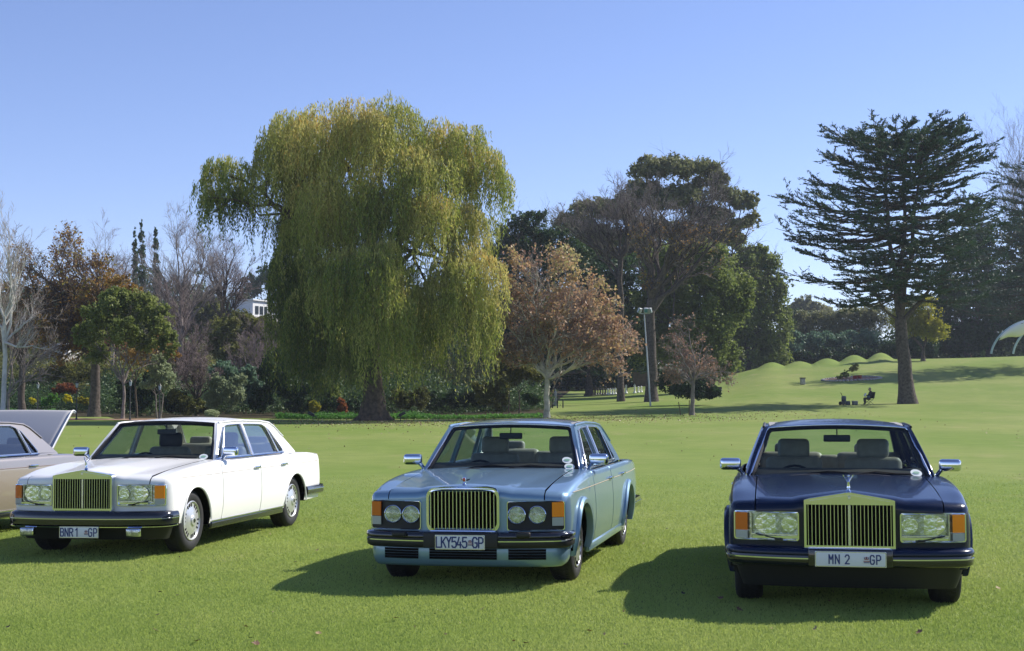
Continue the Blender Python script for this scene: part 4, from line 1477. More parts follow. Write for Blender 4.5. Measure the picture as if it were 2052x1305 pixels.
# ---- weeping willow
def willow():
    Y = 85.0
    B = G(750, Y)
    root = empty('willow_tree', B, 0, 'huge weeping willow with drooping yellow-green curtains in the middle of the lawn edge', 'tree')
    s = ppm(Y)
    # (u, v_top, half width px, dome height px, hang px, depth m, density, tint shift: sunlit domes lighter, shaded inner curtains darker, put into the leaf colour)
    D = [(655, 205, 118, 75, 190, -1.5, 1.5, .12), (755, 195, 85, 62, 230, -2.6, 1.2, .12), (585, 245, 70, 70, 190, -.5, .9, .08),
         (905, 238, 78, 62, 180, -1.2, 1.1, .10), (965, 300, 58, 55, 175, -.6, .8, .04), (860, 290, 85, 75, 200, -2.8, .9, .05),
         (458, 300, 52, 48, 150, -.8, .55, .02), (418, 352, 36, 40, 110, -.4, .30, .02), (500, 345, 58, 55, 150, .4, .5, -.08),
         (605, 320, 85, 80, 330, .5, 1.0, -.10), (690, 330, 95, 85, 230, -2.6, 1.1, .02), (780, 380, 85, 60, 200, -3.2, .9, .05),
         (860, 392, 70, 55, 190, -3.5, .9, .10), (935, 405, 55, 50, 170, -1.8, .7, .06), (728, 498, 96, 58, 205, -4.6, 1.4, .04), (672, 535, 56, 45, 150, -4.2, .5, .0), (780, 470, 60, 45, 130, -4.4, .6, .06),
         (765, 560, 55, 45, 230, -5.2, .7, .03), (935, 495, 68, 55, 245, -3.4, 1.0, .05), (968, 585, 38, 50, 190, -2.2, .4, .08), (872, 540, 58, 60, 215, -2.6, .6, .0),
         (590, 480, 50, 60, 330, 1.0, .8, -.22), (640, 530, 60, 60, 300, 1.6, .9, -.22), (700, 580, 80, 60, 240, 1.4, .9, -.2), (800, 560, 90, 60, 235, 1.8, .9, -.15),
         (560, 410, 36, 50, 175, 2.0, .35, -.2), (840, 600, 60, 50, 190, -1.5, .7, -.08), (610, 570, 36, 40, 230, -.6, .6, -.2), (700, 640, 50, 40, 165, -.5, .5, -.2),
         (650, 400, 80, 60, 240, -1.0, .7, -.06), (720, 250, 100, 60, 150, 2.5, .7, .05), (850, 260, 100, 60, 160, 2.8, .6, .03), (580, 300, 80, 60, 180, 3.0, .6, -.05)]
    parts = []
    p, r = limb((0, 0, -.1), np.array(P(745, 640, Y) - B), .62, .45, 9, .02, wig=.006)
    p, r = flare(p, r, 1.75)
    parts.append(tubes(p[None], r[None], 20))
    for k in range(9):         # root buttresses
        a = 2 * PI * k / 9 + .3
        q = np.array([[math.cos(a) * x, math.sin(a) * x, z] for x, z in ((.35, 1.2), (.62, .45), (.95, .12), (1.35, -.06))])
        parts.append(tubes(q[None], np.array([[.20, .22, .16, .05]]), 8))
    f2 = p[-1]
    forks = [np.array(P(690, 470, Y) - B), np.array(P(800, 450, Y - 1) - B), np.array(P(745, 420, Y + 1) - B)]
    fl = []
    for f in forks:
        lp, lr = limb(p[-2], f, .38, .24, 8, .06)
        parts.append(tubes(lp[None], lr[None], 10))
        fl.append((lp, lr))
    CC, DD, TT, LL = [], [], [], []
    Sp = []
    for (u, v, hw, dh, hang, dy, dens, ts) in D:
        c = np.array(P(u, v + dh, Y + dy) - B)
        R3 = np.array([hw / s, hw / s * .9, dh / s])
        # limb up to the dome
        lp0, lr0 = fl[int(np.argmin([np.linalg.norm(q[0][-1] - c) for q in fl]))]
        st = lp0[rng.integers(3, 8)]
        lp, lr = limb(st, c + np.array([0, 0, -R3[2] * .1]), .17, .04, 8, .10, .10)
        parts.append(tubes(lp[None], lr[None], 7))
        S1, R1 = spawn(lp[None], lr[None], 8, .22, .8, .3, -.1)
        parts.append(tubes(S1, R1, 5))
        # tufts on the dome, strands from each tuft
        nt_ = max(3, int(10 * dens ** .6))
        dt = rdir(nt_ * 4)
        dt = dt[(dt[:, 2] > -.15)][:nt_]
        nt_ = len(dt)
        tr_ = rng.uniform(.30, .50, nt_)
        tb = rng.normal(size=nt_) * .07
        tl = rng.uniform(.55, 1.05, nt_)
        n = int(500 * dens)
        wt = tr_ ** 1.5
        ti = rng.choice(nt_, n, p=wt / wt.sum())
        d = rdir(n)
        d[:, 2] = np.abs(d[:, 2]) * 1.1 - .2
        d = unit(d)
        rr = rng.uniform(.6, 1.0, n) ** .6
        st = c + dt[ti] * R3 * .72 + d * R3 * (tr_[ti] * rr)[:, None]
        d = unit(d + dt[ti] * .5)
        az = np.arctan2(d[:, 1], d[:, 0])
        lobes = .74 + .24 * np.sin(az * 5 + u) + .20 * np.sin(az * 11 + v)
        ln = hang / s * tl[ti] * rng.uniform(.25, 1.0, n) ** .7 * (.60 + .40 * (1 - np.clip(d[:, 2], 0, 1))) * lobes
        if ts < -.1: ln = ln * 1.28
        fx = np.clip((st[:, 0] - c[0]) / R3[0], -1.2, 1.2)
        ln = ln * (1.22 - .62 * fx ** 2 + .16 * np.sin(fx * 7 + u))
        ln = np.minimum(ln, st[:, 2] - .9 - 2.2 * rng.uniform(0, 1, n) ** 2 - .5 * (1 + np.sin(st[:, 0] * 2.3)))
        ln = np.maximum(ln, .3)
        K = 34
        kk = np.linspace(0, 1, K)[None, :]
        out = unit(d * np.array([1, 1, 0]) + 1e-6) * (.35 + .5 * np.clip(d[:, 2:3], 0, 1))
        X = st[:, None] + out[:, None] * (1 - np.exp(-kk[..., None] * ln[:, None, None] * .9)) * .8
        X[:, :, 2] -= (kk * ln[:, None]) - .12 * np.sin(np.minimum(kk * ln[:, None] * 2.2, PI))
        sway = rng.normal(size=(n, 1, 3)) * .10 * np.array([1, 1, 0])
        X = X + sway * (kk[..., None] * ln[:, None, None] * .5) + .09 * np.stack([np.sin(kk * ln[:, None] * 2.6 + rng.uniform(0, 6, (n, 1))), np.cos(kk * ln[:, None] * 2.1 + rng.uniform(0, 6, (n, 1))), 0 * kk * ln[:, None]], -1)
        use = rng.uniform(size=(n, K)) < np.clip(ln[:, None] / (K * .11), .12, 1)
        idx = np.nonzero(use)
        C = X[idx] + rng.normal(size=(len(idx[0]), 3)) * .06
        m_ = len(C)
        dirs = unit(np.array([0, 0, -1.0]) + rng.normal(size=(m_, 3)) * .36)
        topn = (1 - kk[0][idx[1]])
        t = .27 + ts + 1.3 * tb[ti][idx[0]] + .20 * rng.uniform(size=n)[idx[0]] + .26 * topn * np.clip(d[idx[0], 2] + .3, 0, 1) + rng.normal(size=m_) * .07 + .10 * wob(C * .45)  # strand tops lighter: sun on the domes put into the tint
        CC.append(C); DD.append(dirs); TT.append(t)
        sel = rng.uniform(size=n) < .5
        Q = X[sel][:, ::8][:, :5]
        Sp.append(Q)
    Q = np.concatenate(Sp)
    V, Fq = tubes(Q, np.full(Q.shape[:2], .006), 3)
    np_mesh('hanging_twigs', V, Fq, mat('willow_twig', (.13, .12, .04), .8), root)
    trunk_mesh(parts, BARK_B, root)
    C, Dr, T = np.concatenate(CC), np.concatenate(DD), np.concatenate(TT)
    n = len(C)
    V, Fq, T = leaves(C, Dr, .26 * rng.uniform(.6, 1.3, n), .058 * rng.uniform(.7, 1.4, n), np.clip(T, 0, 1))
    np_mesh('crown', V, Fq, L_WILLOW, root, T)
    print('willow leaves', n)
willow()

# ---- cedars
def cedar(label, u, Y, foot_r, prof, fork_v, top_v, nb, seed, dens=1.0, stems=None, name='cedar_tree', low=None, cut=None):
    """prof: (v, left px, right px) outline; layered plates of needles"""
    B = G(u, Y)
    root = empty(name, B, 0, label, 'tree')
    s = ppm(Y)
    vs, le, ri = zip(*prof)
    parts = []
    fk = np.array(P(u - 14, fork_v, Y) - B)
    p, r = limb((0, 0, -.1), fk, foot_r, foot_r * .74, 9, .01, wig=.004)
    p, r = flare(p, r, 1.45)
    parts.append(tubes(p[None], r[None], 16))
    leaders = []
    for (du, tv) in (stems or ((0, top_v + 8),)):
        e = np.array(P(u + du, tv, Y + rng.uniform(-1, 1)) - B)
        lp, lr = limb(fk, e, foot_r * .42, .04, 12, .03, wig=.006)
        parts.append(tubes(lp[None], lr[None], 9))
        leaders.append((lp, lr))
    if low:
        for (u0, v0, u1, v1, u2, v2, rr) in low:
            q = np.array([P(u0, v0, Y) - B, P(u1, v1, Y - .3) - B, P(u2, v2, Y - .6) - B])
            t = np.linspace(0, 1, 8)[:, None]
            q = (1 - t) ** 2 * q[0] + 2 * t * (1 - t) * q[1] + t * t * q[2]
            parts.append(tubes(q[None], np.linspace(rr, rr * .5, 8)[None], 8))
    BP, BR = [], []
    for k in range(nb):
        ti_ = (k // 8) * 8.0 / nb
        v = top_v + (vs[-1] - top_v) * min(ti_, 1) ** 1.30 + rng.normal() * 4.5 + 6
        z = np.array(P(u, v, Y) - B)[2]
        lp, lr = leaders[rng.integers(len(leaders))]
        i = int(np.argmin(abs(lp[:, 2] - z)))
        st = lp[i].copy()
        st[2] = min(z, lp[-1, 2])
        a = 2.39996 * k + seed
        ca, sa = math.cos(a), math.sin(a)
        ex = np.interp(v, vs, ri if ca > 0 else le) / s
        ex0 = np.interp(v, vs, [(x + y) / 2 for x, y in zip(le, ri)]) / s
        off = np.array(P(u, v, Y) - B)[0] - st[0]
        Rr = abs(ca) * ex + (1 - abs(ca)) * ex0
        Rr *= rng.choice([.62, .8, .92, 1.0, 1.06]) * rng.uniform(.94, 1.04)
        f = min(max((v - top_v) / (vs[-1] - top_v), 0), 1)
        rise = .18 * (1 - f) ** 1.5 + .08 - .16 * f
        t = np.linspace(0, 1, 9)[:, None]
        st[2] -= Rr * (rise + .05) * .9
        st[2] = max(st[2], lp[0, 2])
        q = st + np.array([ca, sa, 0]) * Rr * t + np.array([off, 0, 0]) * t
        q[:, 2] += (Rr * rise * t[:, 0]) - Rr * .10 * np.sin(t[:, 0] * PI) * f + Rr * .05 * t[:, 0] ** 3
        q[1:] += rng.normal(size=(8, 3)) * .06
        if cut is not None and rng.uniform() < cut(v, ca): continue
        BP.append(q); BR.append(np.linspace(.035 + Rr * .010, .012, 9))
    BP, BR = np.array(BP), np.array(BR)
    parts.append(tubes(BP, BR, 6))
    # side branches in the plane of each bough
    S1, R1 = spawn(BP, BR, int(17 * dens), .29, .85, .18, .03, .10, K=5, rmin=.008, flat=.15)
    parts.append(tubes(S1, R1, 4))
    trunk_mesh(parts, BARK_D if foot_r > .3 else BARK_B, root)
    S2, R2 = spawn(S1, R1, 4, .45, .8, .15, .10, .10, K=4, rmin=.006, flat=.3)
    CC, DD = [], []
    for Q, per in ((BP[:, 3:], 50), (S1, 15), (S2, 6)):
        N, K, _ = Q.shape
        t = rng.uniform(0, K - 1.001, (N, per))
        i = t.astype(int)
        fr = (t - i)[..., None]
        n_ = np.arange(N)[:, None]
        c = Q[n_, i] * (1 - fr) + Q[n_, i + 1] * fr
        dr = unit(Q[n_, i + 1] - Q[n_, i])
        CC.append(c.reshape(-1, 3)); DD.append(dr.reshape(-1, 3))
    C, D = np.concatenate(CC), np.concatenate(DD)
    n = len(C)
    C = C + rng.normal(size=(n, 3)) * np.array([.07, .07, .02])
    dirs = unit(D * .9 + rdir(n) * .8 * np.array([1, 1, .35]) + np.array([0, 0, .2]))
    t = np.clip(.45 + rng.normal(size=n) * .2 + .2 * wob(C * .4), 0, 1)
    V, Fq, t = leaves(C, dirs, .30 * rng.uniform(.6, 1.4, n), .075 * rng.uniform(.7, 1.3, n), t)
    np_mesh('crown', V, Fq, L_CEDAR, root, t)
    print('cedar', n)

cedar('tall dark layered cedar standing alone on the right, a thick forked trunk', 1818, 108, .58,
      [(232, 85, 70), (245, 130, 95), (262, 160, 115), (300, 178, 150), (340, 200, 150), (400, 245, 160), (440, 258, 165), (480, 225, 170), (540, 245, 175), (575, 190, 170), (610, 130, 160)],
      640, 250, 152, .3, 1.0, stems=((-40, 262), (-8, 246), (30, 268)), low=[(1800, 640, 1765, 625, 1755, 585, .11), (1812, 640, 1850, 600, 1870, 570, .20)])
cedar('second cedar at the right edge, partly behind the tall one', 2120, 155, .6,
      [(325, 100, 60), (345, 120, 70), (380, 140, 90), (450, 175, 130), (540, 205, 150), (600, 215, 160), (640, 180, 150)], 650, 320, 136, 1.1, .9)
cedar('third dark cedar filling the gap between the tall cedar and the right edge', 1945, 212, .50,
      [(420, 20, 30), (470, 60, 70), (540, 90, 90), (620, 100, 100), (690, 100, 100)], 690, 400, 120, 2.1, .9)

# ---- plane tree with autumn leaves
bare_tree('plane_tree', 'white-barked plane tree full of russet autumn leaves behind the blue car', 1096, 88, 455, 140, 745, .20, BARK_P, TWIG_G, 2.2, rmin=.007,
          targets=[(1040, 603, 1), (1075, 542, -1), (1110, 534, 1), (1150, 565, -.5), (1190, 603, 1), (1225, 648, -1), (1255, 709, -1), (1190, 702, -2), (1010, 648, -.5), (1035, 702, -1), (1120, 633, -2), (1160, 648, 2), (1075, 648, 2), (1000, 702, .5), (1240, 679, 1.5)],
          lev=(13, 8, 6), leaf=L_PLANE, nleaf=27000, Lw=(.19, .16), up=.2, ang=.75, leafwhere=lambda C, H, hw: rng.uniform(size=len(C)) < np.clip(.55 + .6 * wob(C * .55), .12, 1))
bare_tree('small_plane_tree', 'small leaning plane tree with grey bark and few brown leaves left of the golf mounds', 1386, 90, 635, 80, 762, .15, BARK_G, TWIG_G, 1.2, rmin=.007,
          targets=[(1376, 650, 0), (1350, 690, -1), (1410, 690, 1), (1340, 735, -.5), (1440, 735, .5), (1460, 745, -1), (1360, 720, 1.2), (1420, 720, -1.3), (1385, 700, .5), (1330, 752, 0)],
          lev=(8, 6, 4), leaf=L_PLANE, nleaf=1300, Lw=(.14, .11), up=.05, ang=.85, leaf_tint=(0, .6), lean=3)

# ---- the orange oak and its neighbours on the left
bare_tree('oak_tree', 'big dark-limbed oak with orange-brown autumn leaves on the left', 190, 96, 455, 150, 690, .36, BARK_D, TWIG_B, 1.0, rmin=.009,
          targets=[(60, 537, 0), (110, 512, 1), (150, 508, -1), (190, 537, 1), (230, 586, -1), (255, 620, 0), (40, 603, -1), (70, 661, 1), (120, 586, 2), (160, 620, -2), (210, 652, 1), (30, 569, 1), (100, 637, -2), (90, 703, 0), (240, 603, 2), (140, 694, -1.5), (200, 586, -2)],
          lev=(12, 8, 6), leaf=L_ORANGE, nleaf=15000, Lw=(.20, .14), up=.15, ang=.75, leafwhere=lambda C, H, hw: rng.uniform(size=len(C)) < np.clip(.75 + .6 * wob(C * .4 + 3), .35, 1))
plant('broadleaf_tree', 'small round green tree with a thin pale trunk left of the white car', 'tree', 247, 88, [(205, 635, 46, 40, -.5), (270, 620, 50, 38, .3), (318, 650, 34, 40, 0), (180, 672, 34, 34, .5), (250, 665, 50, 32, -1), (235, 600, 44, 24, 0), (338, 695, 20, 26, 0), (195, 712, 32, 22, .4), (290, 690, 34, 22, .5)],
      L_GREEN, 26000, .18, .09, BARK_G, (247, 765), .11, seed=4, shell=.3, tint=(.1, 1), twigs=0, tintz=.2)
plant('autumn_understorey_tree', 'yellow-orange young tree behind the small green tree', 'tree', 275, 92, [(275, 715, 52, 38, 0), (315, 700, 42, 36, 1), (235, 560, 36, 28, 2), (262, 590, 26, 24, 2)], L_ORANGE, 4200, .15, .10, BARK_B, (270, 770), .08, seed=9, shell=.2, tint=(.4, 1))
bare_tree('birch_tree', 'bare white-barked tree at the far left edge reaching into the sky', 6, 80, 420, 60, 660, .15, BARK_W, TWIG_G, 2.0, lev=(9, 6, 5), up=.5, ang=.5, rmin=.006,
          targets=[(4, 455, 0), (-20, 520, 1), (24, 530, -1), (40, 590, 0), (65, 630, 1), (90, 700, -1), (-30, 620, 0), (10, 490, -1)])
bare_tree('pale_bare_tree', 'thin bare tree with a pale forked stem beside the white-barked one', 16, 83, 560, 90, 790, .10, BARK_G, TWIG_G, .7, lev=(7, 5, 4), up=.3,
          targets=[(60, 640, 0), (100, 705, 0), (70, 720, -1), (20, 600, 1), (40, 560, 0), (110, 690, 1)])
bare_tree('dark_bare_tree', 'dark bare tree behind the raised boot lid', 45, 100, 590, 80, 720, .26, BARK_D, TWIG_B, 1.9, lev=(9, 7, 6), up=.25, ang=.7)
bare_tree('bare_tree', 'mauve bare tree rising behind the oak near the cypresses', 225, 150, 478, 60, 640, .25, BARK_G, TWIG_P, .4, lev=(9, 7, 6), group=None)
bare_tree('bare_tree', 'broad bare grey tree between the cypresses and the willow', 365, 135, 468, 85, 660, .30, BARK_G, TWIG_G, 1.4, nl=10, lev=(11, 8, 6), up=.35)
bare_tree('bare_tree', 'mauve bare tree low behind the olive bush left of the willow', 352, 115, 600, 62, 800, .16, BARK_B, TWIG_P, 2.9, nl=9, lev=(10, 8, 6), up=.4)
bare_tree('bare_tree', 'bare tree with a dark crown just left of the willow', 448, 160, 485, 62, 640, .30, BARK_B, TWIG_P, .9, nl=9, lev=(11, 8, 6), up=.3)
bare_tree('bare_tree', 'dark trunked bare tree under the round bushes left of centre', 395, 98, 700, 48, 800, .13, BARK_D, TWIG_P, 1.7, nl=8, lev=(9, 7, 6), up=.35)
bare_tree('bare_tree', 'pale mauve bare tree seen below the willow curtains', 520, 115, 660, 62, 800, .16, BARK_G, TWIG_P, 2.1, nl=9, lev=(10, 8, 6), up=.4)
for k, (u, vt, vb, hw, lab) in enumerate(((270, 455, 600, 7, 'leftmost of three slim cypresses on the skyline'), (283, 440, 600, 9, 'tallest and middle of three slim cypresses on the skyline'), (312, 454, 600, 10, 'rightmost of three slim cypresses on the skyline'))):
    plant('cypress_tree', lab, 'tree', u, 200 + 3 * k, [(u, vt + 12, hw * .5, 14, 0), (u, vt + 35, hw * .8, 22, 0), (u + 1, vt + 70, hw, 30, 0), (u + 2, vt + 115, hw * 1.2, 40, 0), (u + 3, vt + 165, hw * 1.3, 40, 0)], L_DARK, 5200, .35, .12, BARK_D, (u, 640), .2, limbs=False, sat=0, seed=k, shell=.2, tint=(.4, 1), droop=-1.2, group='skyline cypresses')
plant('olive_tree', 'broad rounded olive-green tree below the white house', 'tree', 490, 130, [(455, 670, 45, 36, 0), (500, 655, 45, 34, 1), (540, 680, 36, 34, 0), (475, 710, 50, 34, -1), (525, 715, 42, 28, 0), (440, 700, 28, 26, 0)], L_OLIVE, 26000, .26, .13, BARK_D, (490, 760), .3, seed=11, shell=.35, tint=(.0, .8))
plant('evergreen_tree', 'dark evergreen on the hill above the white house', 'tree', 520, 282, [(505, 575, 34, 26, 0), (545, 560, 40, 32, 0), (490, 600, 18, 16, 0), (575, 590, 30, 36, 0)], L_DARK, 9000, .5, .3, BARK_D, (530, 620), .3, seed=12, tint=(.3, 1))
plant('pale_shrub_tree', 'pale grey-green small tree with several thin stems left of the white car', 'tree', 320, 90, [(318, 745, 26, 28, 0), (335, 765, 18, 20, -.3), (298, 770, 20, 14, 0), (316, 722, 14, 14, 0)], L_GREYG, 7000, .16, .08, BARK_G, (320, 790), .05, seed=13, tint=(.3, 1), stems=3, spread=.16)
plant('evergreen_shrub', 'dark evergreen mass behind the pale small tree', 'shrub', 285, 98, [(255, 790, 34, 34, 0), (290, 800, 36, 34, 0), (345, 810, 34, 26, 0), (310, 770, 26, 30, 1)], L_DARK, 12000, .2, .11, seed=14, shell=.3, tint=(0, .9))
shr = [('pale_green_shrub', 'pale green fluffy shrub left of the willow', 452, 96, [(440, 775, 24, 30, 0), (465, 790, 24, 28, 0), (430, 800, 20, 22, 0), (478, 765, 18, 20, .5)], L_GREYG, 9000, .17, .08, (.2, 1)),
       ('blue_green_shrub', 'blue-green shrub behind the pale green one', 480, 104, [(450, 745, 36, 22, 0), (495, 765, 30, 32, 0), (510, 790, 24, 30, 0)], L_BLUEG, 9000, .18, .09, (.3, 1)),
       ('dark_shrub', 'dark shrub between the pale shrub and the willow', 540, 98, [(545, 750, 30, 36, 0), (575, 770, 34, 40, 0), (525, 800, 26, 26, 0), (600, 790, 30, 32, 0), (560, 720, 26, 22, 1)], L_DARK, 16000, .19, .10, (.1, 1)),
       ('mixed_shrub', 'green shrub under the left curtains of the willow', 620, 100, [(612, 760, 26, 36, 0), (640, 780, 28, 30, 0), (625, 730, 22, 22, 0), (660, 790, 24, 24, 0)], L_GREEN, 10000, .18, .09, (0, .8)),
       ('clipped_hedge', 'low dark clipped hedge behind the willow trunk', 650, 99, [(600, 812, 28, 14, 0), (640, 812, 28, 14, 0), (680, 812, 26, 14, 0), (710, 812, 26, 14, 0)], L_DARK, 9000, .14, .08, (.1, .9)),
       ('rounded_shrub', 'brown-green rounded shrub right of the willow trunk', 830, 97, [(815, 805, 26, 20, 0), (845, 800, 22, 22, 0), (795, 795, 16, 20, 0)], L_OLIVE, 6500, .15, .08, (0, .8)),
       ('dark_hedge', 'black-green hedge block right of the willow', 940, 99, [(870, 805, 34, 18, 0), (920, 800, 36, 20, 0), (960, 802, 30, 18, 0)], L_DARK, 9500, .15, .08, (0, .7)),
       ('leafy_shrub', 'loose leafy shrub between the hedge and the young trees', 990, 94, [(975, 795, 26, 26, 0), (1000, 810, 20, 20, 0), (960, 780, 18, 18, 0), (1005, 775, 20, 22, 0)], L_OLIVE, 7500, .15, .08, (.1, 1)),
       ('round_bush', 'small dark ball bush left of the plane trunk', 1066, 91, [(1066, 800, 16, 15, 0)], L_DARK, 2600, .12, .07, (.2, 1)),
       ('red_leaved_bush', 'red-leaved bush in the far garden bed on the left', 130, 112, [(130, 778, 22, 10, 0), (115, 784, 12, 8, 0), (145, 784, 12, 8, 0)], L_RUST, 4500, .15, .09, (.1, .9)),
       ('round_yellow_bush', 'small bright yellow clipped bush right of the red one', 134, 108, [(134, 800, 11, 8, 0)], L_BRIGHT, 1800, .12, .07, (.2, 1)),
       ('round_yellow_bush', 'small bright yellow clipped bush at the foot of the dark bare tree', 66, 108, [(66, 804, 8, 7, 0)], L_BRIGHT, 1300, .12, .07, (.1, .8)),
       ('green_bush', 'bright green spiky bush between the two yellow bushes', 100, 106, [(92, 806, 14, 11, 0), (106, 800, 12, 12, 0)], L_BED, 2600, .2, .06, (.3, 1)),
       ('green_bush', 'bright green round bush left of the oak trunk', 165, 107, [(160, 803, 10, 9, 0), (176, 806, 12, 9, 0)], L_YEL, 2200, .13, .07, (.2, 1)),
       ('grey_cushion_bush', 'low pale grey cushion bush behind the roof of the white car', 424, 92, [(424, 829, 16, 9, 0)], L_GREYG, 2600, .09, .04, (.7, 1)),
       ('red_leaved_plant', 'red and orange leaved plant left of the willow trunk', 688, 92, [(688, 818, 11, 13, 0), (682, 804, 5, 5, 0)], L_RUST, 1200, .22, .07, (.3, 1)),
       ('spiky_plant', 'tall light green plant behind the spotlight', 628, 94, [(630, 818, 11, 14, 0)], L_YEL, 900, .3, .06, (.2, .9)),
       ('garden_shrub', 'dense mixed shrub at the back of the left garden', 200, 125, [(150, 745, 50, 28, 0), (210, 760, 46, 30, 0), (100, 755, 40, 24, 0), (60, 770, 36, 22, 0)], L_OLIVE, 12000, .22, .12, (0, 1)),
       ('garden_shrub', 'brownish shrub row behind the cushion bush', 400, 97, [(370, 812, 24, 20, 0), (400, 815, 22, 18, 0), (350, 795, 16, 18, 0)], L_OLIVE, 7000, .15, .08, (0, .7)),
       ]
for nm, lab, u, Y, cl_, lm_, n_, L_, W_, tn in shr:
    plant(nm, lab, 'bush' if 'bush' in nm else ('hedge' if 'hedge' in nm else 'shrub'), u, Y, cl_, lm_, n_, L_, W_, seed=u * .1, shell=.35, tint=tn, crown_name='foliage')

# ---- trees behind the plane tree
plant('conifer_tree', 'dark pine top between the willow and the plane tree', 'tree', 1050, 140, [(1040, 450, 32, 28, 0), (1075, 440, 30, 22, 0), (1020, 480, 34, 36, 0), (1060, 490, 55, 36, 0), (1110, 475, 40, 28, 0), (1010, 530, 46, 46, 0), (1080, 535, 60, 46, 0), (1150, 500, 46, 34, 0), (1040, 590, 60, 50, 0)], L_DARK, 34000, .34, .10, BARK_D, (1050, 700), .35, seed=21, tint=(.3, 1), shell=.3)
plant('gum_tree', 'tallest olive-green gum tree with an open domed crown behind the bare trees', 'tree', 1400, 165,
      [(1365, 345, 70, 36, 0), (1300, 350, 42, 36, 0), (1420, 370, 40, 30, 1), (1290, 400, 52, 40, 2), (1350, 410, 60, 40, 0), (1455, 400, 40, 28, 0), (1490, 415, 32, 28, 0), (1505, 450, 20, 26, 0), (1190, 430, 52, 32, 2), (1240, 430, 50, 36, 1), (1150, 460, 44, 34, 2), (1420, 440, 50, 34, 1), (1480, 455, 34, 16, 0), (1220, 490, 60, 40, 2), (1320, 470, 70, 40, 2), (1400, 485, 70, 40, 3), (1300, 520, 60, 40, 3), (1455, 485, 40, 30, 3), (1360, 530, 60, 40, 3), (1200, 530, 50, 36, 3)],
      L_EUC, 105000, .40, .16, BARK_D, (1390, 600), .5, seed=22, shell=.45, tint=(.1, 1), droop=.5, flatbot=.2)
plant('dark_backing_tree', 'dark evergreen wall of trees behind the plane tree', 'tree', 1180, 150, [(1110, 540, 70, 50, 0), (1190, 560, 70, 60, 0), (1150, 640, 90, 60, 0), (1060, 600, 60, 60, 0), (1230, 650, 60, 60, 0), (1250, 560, 50, 50, 0), (1120, 710, 90, 40, 0), (1220, 720, 60, 40, 0), (1290, 600, 50, 60, 0), (1290, 700, 50, 50, 0), (1010, 660, 60, 60, 0), (1000, 730, 60, 50, 0)], L_DARK, 48000, .34, .18, BARK_D, (1180, 740), .4, seed=23, tint=(.1, .8), shell=.4)
bare_tree('leaning_bare_tree', 'large bare dark tree leaning right with brown twig haze', 1305, 122, 315, 170, 600, .50, BARK_D, TWIG_G, 1.0, lev=(8, 7, 5), up=.2, ang=.65, rmin=.010,
          targets=[(1400, 425, 0), (1440, 405, 1), (1380, 460, -1), (1420, 480, 0), (1330, 430, 1), (1360, 450, -2), (1300, 400, 0), (1460, 450, 1), (1280, 480, -1), (1290, 560, -1)], leaf=L_ORANGE, nleaf=1400, Lw=(.20, .14), leafwhere=lambda C, H, hw: (C[:, 2] < H * .72) & (C[:, 2] > H * .42))
bare_tree('bare_tree', 'bare tree with forked dark trunk left of the leaning one', 1244, 126, 325, 120, 520, .30, BARK_D, TWIG_G, 2.0, lev=(10, 8, 6), up=.3, ang=.6, rmin=.010,
          targets=[(1200, 450, 0), (1160, 440, 1), (1130, 450, -1), (1235, 425, 1), (1255, 395, 0), (1295, 400, -1), (1185, 420, 0), (1240, 385, 2), (1150, 465, 0), (1290, 440, 1)])
plant('broadleaf_tree', 'large mid-green tree left of the golf mounds, above the small plane', 'tree', 1390, 142, [(1365, 530, 56, 46, 0), (1420, 545, 60, 60, 0), (1350, 600, 62, 60, 1), (1420, 640, 70, 60, 0), (1370, 690, 70, 55, 0), (1325, 560, 46, 46, 1), (1310, 630, 50, 50, 1), (1300, 700, 50, 50, 1), (1435, 715, 50, 40, 0), (1460, 600, 50, 60, 1)], L_GREEN, 64000, .30, .16, BARK_D, (1380, 740), .35, seed=24, tint=(0, .7), shell=.4)
plant('broadleaf_tree', 'large green tree with a pale feathery side on the right of the dark group', 'tree', 1500, 190, [(1480, 525, 62, 40, 0), (1535, 525, 36, 30, 0), (1490, 575, 70, 52, 0), (1545, 590, 40, 46, 0), (1485, 645, 76, 56, 0), (1552, 655, 40, 50, 0), (1500, 710, 76, 44, 0), (1550, 710, 36, 36, 0), (1440, 700, 50, 46, 1)], L_GREEN, 64000, .38, .19, BARK_D, (1500, 730), .35, seed=25, tint=(.0, .75), shell=.4)
plant('round_dark_bush', 'big black-green bush behind the small plane tree', 'bush', 1390, 112, [(1360, 775, 36, 26, 0), (1400, 775, 38, 28, 0), (1335, 765, 22, 20, 0), (1425, 785, 18, 18, 0)], L_DARK, 15000, .2, .11, seed=26, tint=(0, .7), crown_name='foliage')
plant('dark_hedge', 'tall dark hedge behind the giant chess pieces', 'hedge', 1200, 172, [(1090, 765, 50, 28, 0), (1150, 765, 50, 28, 0), (1210, 765, 50, 28, 0), (1265, 765, 46, 28, 0), (1320, 765, 40, 28, 0)], L_DARK, 22000, .34, .2, seed=27, tint=(0, .4), crown_name='foliage')
plant('young_tree', 'young olive-leaved tree left of the plane trunk', 'tree', 1040, 95, [(1030, 760, 24, 20, 0), (1045, 745, 30, 18, 0), (1015, 740, 24, 20, 0), (1075, 755, 22, 16, 0)], L_OLIVE, 7000, .15, .08, BARK_D, (1040, 785), .06, seed=28, tint=(.1, 1), shell=.2)
plant('young_tree', 'smaller young tree beside the first, closer to the willow', 'tree', 1020, 97, [(1005, 745, 20, 16, 0), (1022, 755, 20, 14, 0)], L_OLIVE, 2500, .15, .08, BARK_D, (1020, 785), .05, seed=29, tint=(.3, 1), shell=.2)
